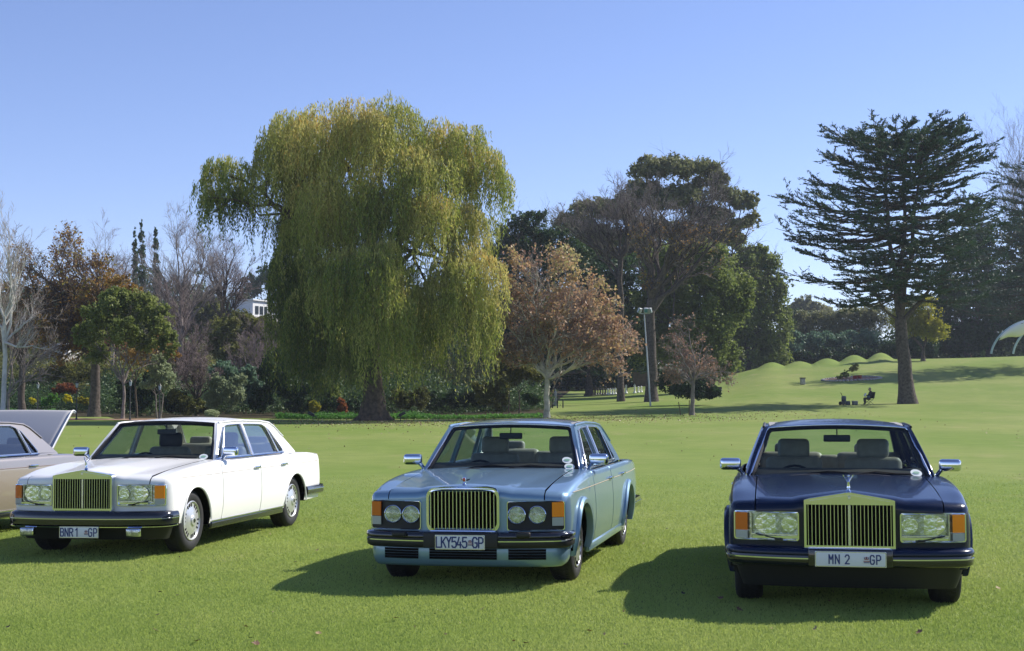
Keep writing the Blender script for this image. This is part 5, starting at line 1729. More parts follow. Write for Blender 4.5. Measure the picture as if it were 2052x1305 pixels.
# ---- right hand background
plant('hazy_tree', 'distant grey-green tree on the horizon left of the cedar', 'tree', 1610, 330, [(1610, 612, 26, 20, 0), (1590, 630, 24, 20, 0), (1640, 625, 28, 18, 0)], L_EUC, 7000, .7, .4, BARK_D, (1610, 650), .4, seed=31, tint=(.3, 1))
plant('feathery_tree', 'pale feathery green trees between the mounds and the cedar', 'tree', 1680, 215, [(1600, 655, 42, 32, 0), (1660, 640, 42, 30, 0), (1710, 650, 45, 36, 0), (1760, 640, 40, 30, 0), (1640, 680, 50, 30, 0)], L_EUC, 30000, .34, .12, BARK_D, (1680, 700), .3, seed=32, tint=(.3, 1), shell=.3)
plant('blue_green_shrubbery', 'blue-green shrub row behind the mounds', 'shrub', 1660, 205, [(1590, 690, 32, 24, 0), (1640, 690, 36, 26, 0), (1690, 690, 36, 26, 0), (1735, 690, 34, 26, 0), (1570, 710, 26, 20, 0)], L_BLUEG, 20000, .32, .18, seed=33, tint=(.1, 1), crown_name='foliage')
plant('dark_undergrowth', 'black-green undergrowth along the back of the golf mounds', 'shrub', 1680, 195, [(1540, 735, 40, 20, 0), (1600, 725, 40, 22, 0), (1660, 720, 40, 22, 0), (1720, 715, 40, 22, 0), (1780, 710, 40, 24, 0), (1840, 700, 40, 26, 0)], L_DARK, 22000, .34, .2, seed=34, tint=(0, .5), crown_name='foliage')
plant('yellow_green_tree', 'yellow-green tree behind the cedar trunk', 'tree', 1850, 175, [(1850, 620, 40, 32, 0), (1830, 655, 36, 30, 0), (1870, 660, 34, 36, 0), (1800, 640, 26, 26, 0)], L_YEL, 15000, .28, .13, BARK_D, (1850, 700), .25, seed=35, tint=(0, .75), shell=.3)
plant('dark_wood_tree', 'dark trees behind the white canopy at the right edge', 'tree', 1980, 205, [(1920, 620, 50, 50, 0), (1980, 600, 60, 55, 0), (2040, 590, 50, 60, 0), (1930, 680, 55, 36, 0), (2000, 670, 60, 40, 0), (2060, 660, 50, 50, 0), (1900, 560, 30, 40, 0), (2030, 480, 50, 60, 0), (1950, 510, 50, 60, 0), (1900, 690, 40, 30, 0), (2080, 560, 50, 70, 0), (1880, 640, 30, 40, 0)], L_DARK, 52000, .42, .24, BARK_D, (1980, 690), .4, seed=36, tint=(0, .7))
bare_tree('bare_tree', 'bare pinkish tree top at the right edge above the cedar', 2050, 262, 260, 70, 480, .3, BARK_G, TWIG_P, 1.2, nl=9, lev=(10, 8, 6), up=.4)
for k, (u, v, w, h, Y, lm_, tn, lab) in enumerate([(40, 690, 70, 60, 190, L_OLIVE, (0, .6), 'brown-green trees at the back of the left garden'), (150, 640, 70, 60, 200, L_DARK, (.3, 1), 'dark trees far behind the oak'), (300, 640, 60, 50, 195, L_OLIVE, (0, .6), 'olive trees on the slope below the cypresses'),
        (400, 640, 50, 50, 200, L_OLIVE, (0, .5), 'olive trees on the slope left of the white house'), (620, 640, 70, 70, 200, L_DARK, (.2, .9), 'dark trees on the slope behind the left of the willow'), (760, 660, 80, 70, 190, L_DARK, (.2, .9), 'dark trees on the slope straight behind the willow'), (900, 650, 80, 80, 190, L_DARK, (.2, .9), 'dark trees behind the right of the willow'), (350, 730, 60, 40, 150, L_OLIVE, (0, .5), 'brownish thicket behind the pale small tree'), (210, 710, 50, 40, 170, L_RUST, (0, .5), 'rust thicket behind the oak trunk')]):
    s_ = w / 70
    plant('slope_trees', lab, 'trees', u, Y, [(u - 36 * s_, v, w * .5, h * .7, 0), (u + 36 * s_, v - 8, w * .5, h * .7, 0), (u, v + 30, w * .7, h * .6, 0), (u, v - 20, w * .5, h * .5, 0), (u + 20, v + 80, w * .8, h * .6, -5), (u - 30, v + 80, w * .8, h * .6, -5)], lm_, 15000, .42, .24, seed=40 + k, tint=tn, crown_name='foliage', shell=.5)

# ---- masses nobody could count
def mass(name, label, boxes, leafm, n, L, W, tint=(0, 1), seed=1):
    """low growth: boxes are (u0, u1, Y0, Y1, height) on the ground"""
    CC = []
    tot = sum((b[1] - b[0]) * b[4] for b in boxes)
    for u0, u1, y0, y1, h in boxes:
        k = int(n * (u1 - u0) * h / tot) // 14
        Y = rng.uniform(y0, y1, k)
        X = (rng.uniform(u0, u1, k) - CX) / F * Y
        z = gz(X, Y)
        hh = h * (.55 + .45 * wob(np.stack([X * .7, Y * .3, X * 0 + seed], 1))) * rng.uniform(0, 1, k) ** .6
        c = np.repeat(np.stack([X, Y, z + np.maximum(hh, .05)], 1), 14, 0)
        CC.append(c + rng.normal(size=c.shape) * np.array([1, 1, .7]) * min(h * .2, .5))
    C = np.concatenate(CC)
    m_ = len(C)
    t = np.clip(.5 + .5 * wob(C * np.array([.35, .15, .5])) + rng.normal(size=m_) * .12, 0, 1)
    V, Fq, t = leaves(C, unit(rdir(m_) + np.array([0, 0, .4])), L * rng.uniform(.6, 1.3, m_), W * rng.uniform(.7, 1.3, m_), tint[0] + (tint[1] - tint[0]) * t)
    o = np_mesh(name, V, Fq, leafm, None, t)
    tag(o, label, kind='stuff')
mass('garden_undergrowth', 'dark mixed undergrowth filling the back of the garden', [(-60, 200, 112, 135, 2.2), (200, 700, 104, 130, 3.0), (700, 1090, 103, 120, 2.4)], L_DARK, 90000, .22, .13, (.1, 1), 3)
mass('garden_thicket', 'brown-green thicket on the slope behind the garden', [(-80, 560, 140, 190, 6.0), (560, 1000, 135, 180, 7.0)], L_OLIVE, 110000, .36, .22, (0, .7), 5)
mass('hill_woodland', 'woodland covering the hill in the distance', [(-120, 445, 200, 330, 9.0), (445, 600, 275, 330, 7.0), (600, 1300, 200, 300, 11.0)], L_DARK, 110000, .75, .45, (.2, 1), 7)
mass('ground_cover', 'bright green ground cover edging the garden beds', [(555, 740, 88.5, 91.5, .40), (770, 1085, 88.5, 91.5, .42), (0, 130, 104, 112, .5)], L_BED, 42000, .16, .07, (0, .45), 9)
mass('right_woodland', 'dark woodland beyond the crest on the right', [(1400, 2150, 215, 260, 7.0)], L_DARK, 60000, .6, .36, (.1, .8), 11)
# ------------------------------------------------------------------ lawn, beds
def lawn_material():
    m = mat('lawn', (.12, .19, .035), .9, spec=.12)
    n = m.node_tree
    b = n.nodes['Principled BSDF']
    tc = n.nodes.new('ShaderNodeTexCoord')
    def noise(sc, det, stretch=(1, 1, 1)):
        mp = n.nodes.new('ShaderNodeMapping')
        mp.inputs['Scale'].default_value = stretch
        q = n.nodes.new('ShaderNodeTexNoise')
        q.inputs['Scale'].default_value = sc
        q.inputs['Detail'].default_value = det
        n.links.new(tc.outputs['Object'], mp.inputs[0])
        n.links.new(mp.outputs[0], q.inputs['Vector'])
        return q
    def ramp(src, p0, c0, p1, c1, extra=()):
        r = n.nodes.new('ShaderNodeValToRGB')
        r.color_ramp.elements[0].position = p0; r.color_ramp.elements[0].color = (*c0, 1)
        r.color_ramp.elements[1].position = p1; r.color_ramp.elements[1].color = (*c1, 1)
        for p, c in extra:
            e = r.color_ramp.elements.new(p); e.color = (*c, 1)
        n.links.new(src.outputs['Fac'], r.inputs[0])
        return r
    def mix(a, b_, f, mode='MIX'):
        x = n.nodes.new('ShaderNodeMix'); x.data_type = 'RGBA'; x.blend_type = mode
        if isinstance(f, float): x.inputs['Factor'].default_value = f
        else: n.links.new(f, x.inputs['Factor'])
        n.links.new(a, x.inputs['A']); n.links.new(b_, x.inputs['B'])
        return x.outputs['Result']
    big = ramp(noise(.14, 5, (1, .5, 1)), .35, (.172, .242, .050), .66, (.238, .278, .082))
    mid = ramp(noise(1.1, 6), .30, (.84, .88, .78), .72, (1.12, 1.08, 1.08))
    fine = ramp(noise(45, 8), .25, (.55, .62, .5), .75, (1.35, 1.30, 1.3))
    dry = ramp(noise(.55, 8, (1, .45, 1)), .60, (0, 0, 0), .74, (1, 1, 1))
    c = mix(big.outputs[0], mid.outputs[0], .75, 'MULTIPLY')
    c = mix(c, fine.outputs[0], .5, 'MULTIPLY')
    rgb = n.nodes.new('ShaderNodeRGB'); rgb.outputs[0].default_value = (.34, .29, .14, 1)
    k = n.nodes.new('ShaderNodeMath'); k.operation = 'MULTIPLY'; k.inputs[1].default_value = .38
    n.links.new(dry.outputs[0], k.inputs[0])
    c = mix(c, rgb.outputs[0], k.outputs[0])
    n.links.new(c, b.inputs['Base Color'])
    bp = n.nodes.new('ShaderNodeBump')
    bp.inputs['Strength'].default_value = .45
    bp.inputs['Distance'].default_value = .03
    n.links.new(noise(60, 6).outputs['Fac'], bp.inputs['Height'])
    n.links.new(bp.outputs[0], b.inputs['Normal'])
    return m
GRASSM = lawn_material()
ysr = np.concatenate([np.array([-220, -120, -80, -40, -20, -10, -5, -2, 0]), np.linspace(1, 30, 40), np.linspace(32, 250, 150), np.linspace(260, 700, 30)])
def ground_mesh():
    ang = np.unique(np.concatenate([[-6, -3.5, -2.2, -1.6, -1.2, 1.2, 1.6, 2.2, 3.5, 6], np.linspace(-.9, .9, 181), np.linspace(.165, .30, 130)]))
    V = []
    for y in ysr:
        X = ang * (max(y, 12) * .9 + 25) * (1 if y >= 0 else 1 + abs(y) / 20)
        X = np.clip(X, -700 - .01 * np.arange(len(X))[::-1], 700 + .01 * np.arange(len(X)))
        Z = gz(X, np.full_like(X, y))
        V.append(np.stack([X, np.full_like(X, y), Z], 1))
    V = np.concatenate(V)
    n = len(ang)
    i = np.arange(len(ysr) - 1)[:, None] * n + np.arange(n - 1)[None]
    Fq = np.stack([i, i + 1, i + n + 1, i + n], -1).reshape(-1, 4)
    o = np_mesh('lawn', V, Fq, GRASSM, None, smooth=True)
    tag(o, 'short green lawn rising to a mounded crest', kind='structure')
ground_mesh()

def sheet(name, label, pts, m, lift, ny=24, nx=60):
    """patch between two edges: pts(s) -> (u0, Y0), (u1, Y1) for s in 0..1"""
    V = []
    for s in np.linspace(0, 1, nx):
        (u0, y0), (u1, y1) = pts(s)
        Y = np.linspace(y0, y1, ny)
        X = (np.linspace(u0, u1, ny) - CX) / F * Y
        V.append(np.stack([X, Y, gz(X, Y) + lift], 1))
    V = np.concatenate(V)
    i = np.arange(nx - 1)[:, None] * ny + np.arange(ny - 1)[None]
    Fq = np.stack([i, i + ny, i + ny + 1, i + 1], -1).reshape(-1, 4)
    o = np_mesh(name, V, Fq, m, None, smooth=True)
    tag(o, label, kind='structure')
SOIL = mottle(mat('leaf_litter', (.060, .052, .028), .95, spec=.05), 1.2, .5, .5, .1)
MULCH = mottle(mat('mulch', (.30, .20, .14), .95, spec=.05), 3.0, .35, .5, .05)
sheet('garden_bed', 'dark leaf-strewn soil of the garden behind the lawn', lambda s: ((-700 + 1790 * s, 90.5 + 1.2 * math.sin(s * 23) + (7 if s < .52 else 0)), (-700 + 2000 * s, 420)), SOIL, .03, 90, 120)
sheet('mulch_path', 'pinkish mulch strip under the small trees on the left', lambda s: ((120 + 330 * s, 84.5 + .8 * math.sin(s * 9)), (120 + 330 * s, 88.5 + .5 * math.sin(s * 12 + 1))), MULCH, .035, 6, 40)
sheet('woodland_floor', 'dark woodland floor beyond the crest', lambda s: ((1100 + 1100 * s, 198 if s > .42 else 172 + 62 * s), (1100 + 1100 * s, 500)), SOIL, .03, 50, 90)

def blades():
    n = 680000
    # denser close to the camera
    Y = 8.2 + 22 * rng.uniform(0, 1, n) ** 1.9
    keep_ = rng.uniform(size=n) > ((Y - 16) / 14)
    Y = Y[keep_]; n = len(Y)
    X = rng.uniform(-.40, .40, n) * Y
    z = gz(X, Y)
    h = .013 + .011 * rng.uniform(size=n)
    p = np.stack([X, Y, z], 1)
    wv = .0026 + .0020 * (Y / 12)
    a = rng.uniform(0, 2 * PI, n)
    wd = np.stack([np.cos(a), np.sin(a) * .3, 0 * a], 1) * wv[:, None]
    lean = rng.normal(size=(n, 3)) * .010
    lean[:, 2] = h
    V = np.stack([p - wd, p + wd, p + lean], 1).reshape(-1, 3)
    t = np.clip(.50 + .14 * wob(np.stack([X * .5, Y * .4, 0 * X], 1)) + .10 * wob(np.stack([X * 2.5, Y * 2, 0 * X + 4], 1)) + rng.normal(size=n) * .09, 0, 1)
    o = np_mesh('grass_blades', V, np.arange(n * 3).reshape(n, 3), leaf_mat('grass_blade', [(.30, .40, .085), (.37, .46, .110), (.44, .51, .14), (.53, .54, .22)], .45), None, t)
    tag(o, 'short mown grass blades around and in front of the cars', 'grass', kind='stuff')
blades()
# ------------------------------------------------------------------ small things in the park
WHITEW = mottle(mat('white_wall', (.78, .78, .76), .7), 2, .06)
WINDOW = mat('dark_window', (.03, .04, .05), .1)
IRON = mat('black_iron', (.02, .02, .022), .5)
GALV = mat('galvanised_steel', (.50, .53, .52), .45, .3)
WOODB = mottle(mat('brown_boards', (.11, .075, .045), .8), 3, .3)
STONE = mottle(mat('pale_stone', (.40, .38, .34), .85), 5, .3)

def house(name, label, u, v, Y, blocks, win):
    B = G(u, Y)
    base = P(u, v, Y)
    B = Vector((base.x, Y, base.z))
    r = empty(name, B, R(64), label, 'building')
    for i, (x, y, z, w_, d_, h_) in enumerate(blocks):
        MB().box((x, y, z + h_ / 2), (w_, d_, h_)).build('wall', WHITEW, r)
        MB().box((x, y, z + h_ + .12), (w_ + .7, d_ + .7, .24)).build('roof_slab', WHITEW, r)
    for (x, z, w_, h_, yf) in win:
        f = MB().box((x, yf, z), (w_, .10, h_)).build('window', WINDOW, r)
    MB().box((blocks[0][0] + 2, 0, -3.0), (blocks[0][3] + 8, 6, 6.0)).build('plinth', STONE, r)
house('modern_house', 'white flat-roofed modern house on the hill left of the willow', 500, 636, 258,
      [(0, 0, 0, 4.8, 5, 2.9), (6.6, 1.5, .5, 3.6, 5, 2.0), (3.6, .8, 0, 2.6, 4, 1.6)], [(-1.2, 1.2, .9, 1.5, -2.56), (.2, 1.2, .9, 1.5, -2.56), (1.5, 1.2, .7, 1.5, -2.56), (6.6, 1.5, 2.0, .8, -1.06)])
house('white_building', 'white building glimpsed through the oak on the left', 138, 712, 176,
      [(0, 0, 0, 4.4, 4, 1.15)], [(-1.2, .5, .8, .6, -2.06), (.6, .5, .8, .6, -2.06)])

def lamp_post(u, Y, h, label):
    r = empty('lamp_post', G(u, Y), 0, label, 'lamp', 'black garden lamp posts')
    MB().lathe([(.07, 0), (.07, .12), (.035, .18), (.028, h - .42), (.05, h - .40), (.05, h - .36)], n=10).build('pole', IRON, r, smooth=40)
    l = MB().lathe([(.05, h - .36), (.10, h - .12), (.10, h - .10)], n=6).build('lantern', mat('lantern_glass', (.35, .42, .48), .2) if 'lantern_glass' not in bpy.data.materials else bpy.data.materials['lantern_glass'], r)
    MB().lathe([(.12, h - .10), (.05, h - .02), (.015, h + .05)], n=6).build('lantern_roof', IRON, l)
lamp_post(155, 86, 2.35, 'black lamp post left of the oak trunk, closest to the raised boot lid')
lamp_post(262, 85, 2.45, 'black lamp post beside the trunk of the small green tree')
lamp_post(321, 86, 2.20, 'black lamp post by the thin stems of the pale small tree')
lamp_post(77, 90, 2.3, 'thin lamp post behind the raised boot lid, left of the others')

# floodlight mast
B = G(1303, 112)
r = empty('floodlight_mast', B, 0, 'tall thin grey floodlight mast right of the russet plane tree', 'lamp')
top = P(1291, 630, 112) - B
MB().tube([(0, 0, 0), tuple(top * .5 + Vector((.0, 0, 0))), tuple(top)], [.075, .06, .045], 10).build('mast', GALV, r, smooth=60)
MB().tube([tuple(top + Vector((-.42, 0, .05))), tuple(top + Vector((.45, 0, .05)))], .03, 6).build('crossbar', GALV, r)
for q, rz in ((-.38, .9), (.12, 0), (.42, -.8)):
    f = MB().rbox((top.x + q, -.15, top.z + .30), (.34, .22, .40), .03, rz=rz, rx=.4).build('floodlight', GALV, r, smooth=40)
    MB().box((top.x + q, -.27, top.z + .27), (.26, .02, .30), rz=rz, rx=.4).build('lamp_glass', mat('flood_glass', (.12, .30, .30), .15) if 'flood_glass' not in bpy.data.materials else bpy.data.materials['flood_glass'], f)

# giant chess pieces
CW = mat('chess_white', (.80, .80, .78), .5)
CB = mat('chess_black', (.02, .02, .02), .5)
PAWN = [(.17, 0), (.17, .06), (.12, .11), (.075, .20), (.060, .40), (.10, .43), (.055, .47), (.10, .54), (.10, .60), (.05, .67), (.001, .69)]
KING = [(.19, 0), (.19, .07), (.13, .13), (.085, .26), (.07, .60), (.12, .64), (.07, .68), (.12, .82), (.13, .86), (.04, .90), (.03, 1.0), (.001, 1.02)]
proto = {}
def chess(kind, m, u, Y, label, grp):
    key = (kind, m.name)
    if key not in proto:
        proto[key] = MB().lathe(PAWN if kind == 'pawn' else KING, n=14).build('chess_piece', m, None, smooth=40)
        o = proto[key]
    else:
        o = proto[key].copy(); COL.objects.link(o)
    o.location = G(u, Y)
    tag(o, label, 'chess piece', grp)
names = ['leftmost', 'second', 'third', 'fourth', 'fifth']
for k, u in enumerate((1218, 1223, 1228, 1233)):
    chess('pawn', CW, u, 150 + .6 * (k % 2), f'giant white chess pawn, {["first","second","third","last"][k]} of the tight row of four nearest the black pieces', 'giant chess pieces on the lawn')
chess('pawn', CW, 1240, 151, 'giant white chess pawn standing alone between the tight row and the two tall pieces', 'giant chess pieces on the lawn')
chess('king', CW, 1247, 150, 'tall white chess piece, left of the pair in the middle', 'giant chess pieces on the lawn')
chess('king', CW, 1254.5, 150, 'tall white chess piece, right of the pair in the middle', 'giant chess pieces on the lawn')
chess('king', CW, 1271.5, 149, 'tall white chess piece near the floodlight mast', 'giant chess pieces on the lawn')
chess('pawn', CW, 1279, 150, 'giant white chess pawn just right of the tall piece near the mast', 'giant chess pieces on the lawn')
chess('pawn', CW, 1285, 150.5, 'giant white chess pawn nearest the floodlight mast', 'giant chess pieces on the lawn')
for k, u in enumerate((1193, 1198, 1203, 1208, 1213)):
    chess('pawn' if k % 2 else 'king', CB, u, 151 + .5 * (k % 3), f'giant black chess piece, {names[k]} from the left of the black group', 'giant chess pieces on the lawn')
# low timber rail behind the pieces
r = empty('timber_rail', G(1220, 154), 0, 'low timber rail behind the giant chess pieces', 'fence')
for q in (-1.6, -.4, .8, 2.0): MB().box((q, 0, .30), (.08, .08, .6)).build('post', WOODB, r)
MB().box((.2, 0, .63), (4.0, .10, .06)).build('rail', WOODB, r)
# brown board wall at the back
r = empty('board_wall', G(1310, 166), 0, 'brown board wall behind the foot of the leaning bare tree', 'wall')
for k in range(9): MB().box((-2.2 + .52 * k, .01 * (k % 2), .85), (.50, .06, 1.7)).build('board', WOODB, r)
# statue and posts
B = G(1113, 118)
r = empty('garden_statue', B, 0, 'pale stone garden statue right of the plane trunk', 'statue')
MB().box((0, 0, .25), (.35, .35, .5)).build('pedestal', STONE, r)
MB().lathe([(.10, .5), (.13, .6), (.09, .85), (.12, 1.05), (.13, 1.15), (.05, 1.22), (.08, 1.32), (.05, 1.42), (.001, 1.44)], n=10).build('figure', STONE, r, smooth=60)
for k, u in enumerate((1107, 1117, 1128)):
    o = MB().lathe([(.05, 0), (.05, .62), (.03, .66)], n=8).build('wooden_post', IRON)
    o.location = G(u, 112)
    tag(o, ('leftmost', 'middle', 'rightmost')[k] + ' of three short dark posts beside the plane trunk', 'post', 'short dark posts')
# stakes of the small plane tree
for k, (u, h, tl) in enumerate(((1363, .85, .12), (1380, .95, -.03))):
    o = MB().tube([(0, 0, 0), (-tl, 0, h)], .03, 6).build('tree_stake', WOODB)
    o.location = G(u, 90.5)
    tag(o, ('slanting', 'upright')[k] + ' wooden stake beside the small plane tree', 'stake', 'tree stakes')
# black box sign
r = empty('black_sign', G(1438, 133), 0, 'small black box sign beside the black-green bush', 'sign')
MB().box((0, 0, .62), (.75, .12, .36)).build('panel', IRON, r)
for q in (-.3, .3): MB().box((q, 0, .22), (.05, .05, .44)).build('post', IRON, r)
# litter bin
r = empty('litter_bin', G(1608, 142), 0, 'grey-brown litter bin alone on the right-hand slope', 'bin')
MB().rbox((0, 0, .34), (.46, .46, .62), .03).build('bin_body', STONE, r, smooth=40)
MB().rbox((0, 0, .69), (.56, .56, .08), .02).build('bin_lid', IRON, r, smooth=40)
# island bed
B = G(1706, 146)
def bed():
    V = MB()
    pts = []
    for k in range(40):
        a = 2 * PI * k / 40
        X, Y_ = B.x + 3.0 * math.cos(a), B.y + 2.6 * math.sin(a)
        pts.append((X, Y_, float(gz(np.array([X]), np.array([Y_]))[0]) + .05))
    V.add(pts + [(B.x, B.y, B.z + .12)], [(i, (i + 1) % 40, 40) for i in range(40)])
    tag(V.build('island_bed', MULCH), 'oval planting bed on the slope', kind='structure')
bed()
st = None
for k in range(46):
    a = 2 * PI * k / 46
    X, Y_ = B.x + 3.0 * math.cos(a), B.y + 2.6 * math.sin(a)
    if st is None:
        import bmesh
        bm = bmesh.new(); bmesh.ops.create_icosphere(bm, subdivisions=1, radius=.16)
        me = bpy.data.meshes.new('edging_stone'); bm.to_mesh(me); bm.free(); me.materials.append(STONE)
        st = empty('stone_edging', B, 0, 'ring of pale edging stones around the island bed on the slope', 'edging')
    o = bpy.data.objects.new('stone', me)
    COL.objects.link(o); o.parent = st
    o.location = (X - B.x, Y_ - B.y, float(gz(np.array([X]), np.array([Y_]))[0]) - B.z + .06)
    o.scale = (1.2, 1, .75)
    o.rotation_euler = (0, 0, a * 3.1)
plant('potted_shrub', 'round little tree in the island bed, tallest of three', 'shrub', 1715, 146.3, [(1715, 738, 13, 9, 0), (1706, 742, 8, 6, 0)], L_OLIVE, 1200, .12, .06, BARK_D, (1714, 755), .04, seed=60, tint=(.3, 1), limbs=False)
plant('potted_shrub', 'dense middle shrub in the island bed', 'shrub', 1697, 146, [(1697, 751, 8, 10, 0), (1690, 753, 6, 6, 0)], L_GREEN, 1100, .12, .06, seed=61, tint=(.2, 1))
plant('potted_shrub', 'smallest leftmost shrub in the island bed', 'shrub', 1682, 146, [(1682, 757, 7, 6, 0)], L_GREEN, 500, .12, .06, seed=62, tint=(.3, 1))
for k, (u, Y_) in enumerate(((1713, 145.2), (1722, 145.4))):
    o = MB().lathe([(.16, 0), (.24, .34), (.26, .36), (.26, .40), (.22, .40)], n=14).build('flower_pot', mat('red_pot', (.38, .06, .05), .6) if 'red_pot' not in bpy.data.materials else bpy.data.materials['red_pot'], smooth=40)
    o.location = G(u, Y_)
    tag(o, ('left', 'right')[k] + ' of two red flower pots in the island bed', 'flower pot', 'red flower pots')

# garden spotlights near the willow
def spot(u, Y, label, s):
    r = empty('garden_spotlight', G(u, Y), 0, label, 'spotlight', 'black garden spotlights')
    MB().tube([(0, 0, 0), (0, 0, .34)], .028, 6).build('stake', IRON, r)
    MB().rbox((-.10 * s, 0, .40), (.42, .26, .18), .03, ry=.5 * s).build('lamp_head', IRON, r, smooth=40)
    MB().box((.13 * s, 0, .27), (.12, .16, .06)).build('bracket', IRON, r)
spot(628, 84, 'black spotlight on a stake on the lawn, left of the willow trunk', 1)
spot(803, 84, 'black spotlight on a stake on the lawn, right of the willow trunk', -1)

# white canopy
B = G(2035, 192)
r = empty('shade_canopy', B, 0, 'white tensioned canopy on pale curved legs at the right edge', 'canopy')
s_ = ppm(192)
def loc(u, v, dy=0): return P(u, v, 192 + dy) - B
arches = []
for dy, (a, b, c_, d_) in ((-2.5, ((1986, 709), (1992, 672), (2035, 634), (2100, 640))), (3.5, ((2030, 709), (2036, 672), (2078, 630), (2140, 642)))):
    q = [loc(*p_, dy) for p_ in (a, b, c_, d_)]
    pts = []
    for t in np.linspace(0, 1, 22):
        pts.append((1 - t) ** 3 * q[0] + 3 * t * (1 - t) ** 2 * q[1] + 3 * t * t * (1 - t) * q[2] + t ** 3 * q[3])
    arches.append(pts)
    MB().tube([tuple(p_) for p_ in pts], .15, 8).build('arch_leg', mat('pale_green_steel', (.42, .55, .52), .5) if 'pale_green_steel' not in bpy.data.materials else bpy.data.materials['pale_green_steel'], r, smooth=60)
cl_ = MB()
G0 = []
for i in range(6, 22):
    a = Vector(arches[0][i])
    q = (i - 6) / 15
    w_ = .5 + 1.9 * min(q * 2.2, 1) * (1 - .25 * math.sin(q * 9) ** 2)
    G0.append([tuple(a + Vector((.10 + .5 * t * w_, -.35 + t * .9 - .35 * math.sin(PI * t), .12 - t * w_ * .75))) for t in np.linspace(0, 1, 7)])
cl_.grid(G0)
o = cl_.build('membrane', mat('white_membrane', (.82, .82, .84), .6), r, smooth=180)
o.modifiers.new('thick', 'SOLIDIFY').thickness = .04

# ---- seated person in a folding chair with bags
CLOTH_D = mottle(mat('dark_jacket', (.018, .020, .028), .85), 8, .3)
CLOTH_B = mat('blue_shirt', (.10, .22, .42), .85)
SKIN = mat('skin', (.42, .26, .18), .6)
HAIR = mat('grey_hair', (.24, .21, .18), .8)
B = G(1742, 106)
def skinned(name, verts, edges, radii, m, parent, root_i=0, sub=2):
    me = bpy.data.meshes.new(name)
    me.from_pydata(verts, edges, [])
    me.materials.append(m)
    o = link(bpy.data.objects.new(name, me), parent)
    md = o.modifiers.new('skin', 'SKIN')
    md.use_smooth_shade = True
    for i, rr in enumerate(radii):
        me.skin_vertices[0].data[i].radius = rr if isinstance(rr, tuple) else (rr, rr)
        me.skin_vertices[0].data[i].use_root = (i == root_i)
    sd = o.modifiers.new('sub', 'SUBSURF')
    sd.levels = sd.render_levels = sub
    return o
pr = empty('person', B, R(8), 'person in dark clothes sitting reading on the lawn left of the tall cedar', 'person')
# local frame: faces -x
V_ = [(0, 0, .48), (.06, 0, .68), (.09, 0, .88), (.08, 0, 1.0), (.03, 0, 1.06),
      (-.04, -.10, .47), (-.42, -.12, .50), (-.40, -.12, .10), (-.52, -.12, .05),
      (-.04, .10, .47), (-.42, .12, .50), (-.36, .12, .10), (-.48, .12, .05),
      (.08, -.19, .95), (-.02, -.24, .72), (-.24, -.14, .70),
      (.08, .19, .95), (-.02, .24, .72), (-.24, .14, .70)]
E_ = [(0, 1), (1, 2), (2, 3), (3, 4), (0, 5), (5, 6), (6, 7), (7, 8), (0, 9), (9, 10), (10, 11), (11, 12), (2, 13), (13, 14), (14, 15), (2, 16), (16, 17), (17, 18)]
Rr_ = [(.15, .13), (.14, .12), (.16, .12), .06, .055, .095, .07, .05, .04, .095, .07, .05, .04, .065, .05, .035, .065, .05, .035]
skinned('body', V_, E_, Rr_, CLOTH_D, pr)
hd = MB()
hd.lathe([(.001, 1.03), (.05, 1.04), (.075, 1.09), (.088, 1.15), (.088, 1.20), (.070, 1.26), (.03, 1.29), (.001, 1.295)], (.0, 0, 0), 'z', 14)
hd.v = [(x * 1.12 + .005, y, z) for x, y, z in hd.v]
hd.rbox((-.105, 0, 1.15), (.03, .025, .04), .01)
for s in (1, -1):
    hd.rbox((.01, .088 * s, 1.155), (.035, .02, .05), .008)
h = hd.build('head', SKIN, pr, smooth=60)
for s in (1, -1): MB().rbox((-.090, .032 * s, 1.175), (.012, .022, .012), .004).build('eye', IRON, h)
MB().rbox((-.092, 0, 1.10), (.010, .04, .008), .003).build('mouth', mat('lips', (.3, .12, .1), .6), h)
hr = MB()
hr.lathe([(.092, 1.185), (.097, 1.21), (.080, 1.275), (.035, 1.305), (.001, 1.308)], (.014, 0, 0), 'z', 14)
hr.rbox((.07, 0, 1.16), (.06, .16, .13), .03)
hr.build('hair', HAIR, pr, smooth=60)
for s in (1, -1):
    hm_ = MB().rbox((-.30, .10 * s, .71), (.09, .07, .03), .012)
    for k in range(4):
        hm_.tube([(-.34, .10 * s + (-.028 + .019 * k), .712), (-.385, .095 * s + (-.026 + .018 * k), .725), (-.40, .090 * s + (-.024 + .016 * k), .745)], [.010, .009, .007], 6)
    hm_.tube([(-.28, .06 * s, .715), (-.33, .045 * s, .735), (-.36, .045 * s, .750)], [.012, .010, .008], 6)
    hm_.build('hand', SKIN, pr, smooth=60)
MB().rbox((-.10, 0, .62), (.18, .26, .14), .04).build('shirt', CLOTH_B, pr, smooth=60)
o = MB().box((-.37, 0, .76), (.012, .34, .24), ry=.5).build('newspaper', PLATE)
o.location = B; o.rotation_euler = (0, 0, R(8))
tag(o, 'open newspaper held by the seated person', 'newspaper')
ch = empty('folding_chair', B, R(8), 'dark folding camping chair under the seated person', 'chair')
MB().rbox((-.12, 0, .38), (.50, .56, .03), .01).build('seat', CLOTH_D, ch)
MB().rbox((.27, 0, .72), (.05, .60, .50), .02, ry=.2).build('backrest', CLOTH_D, ch)
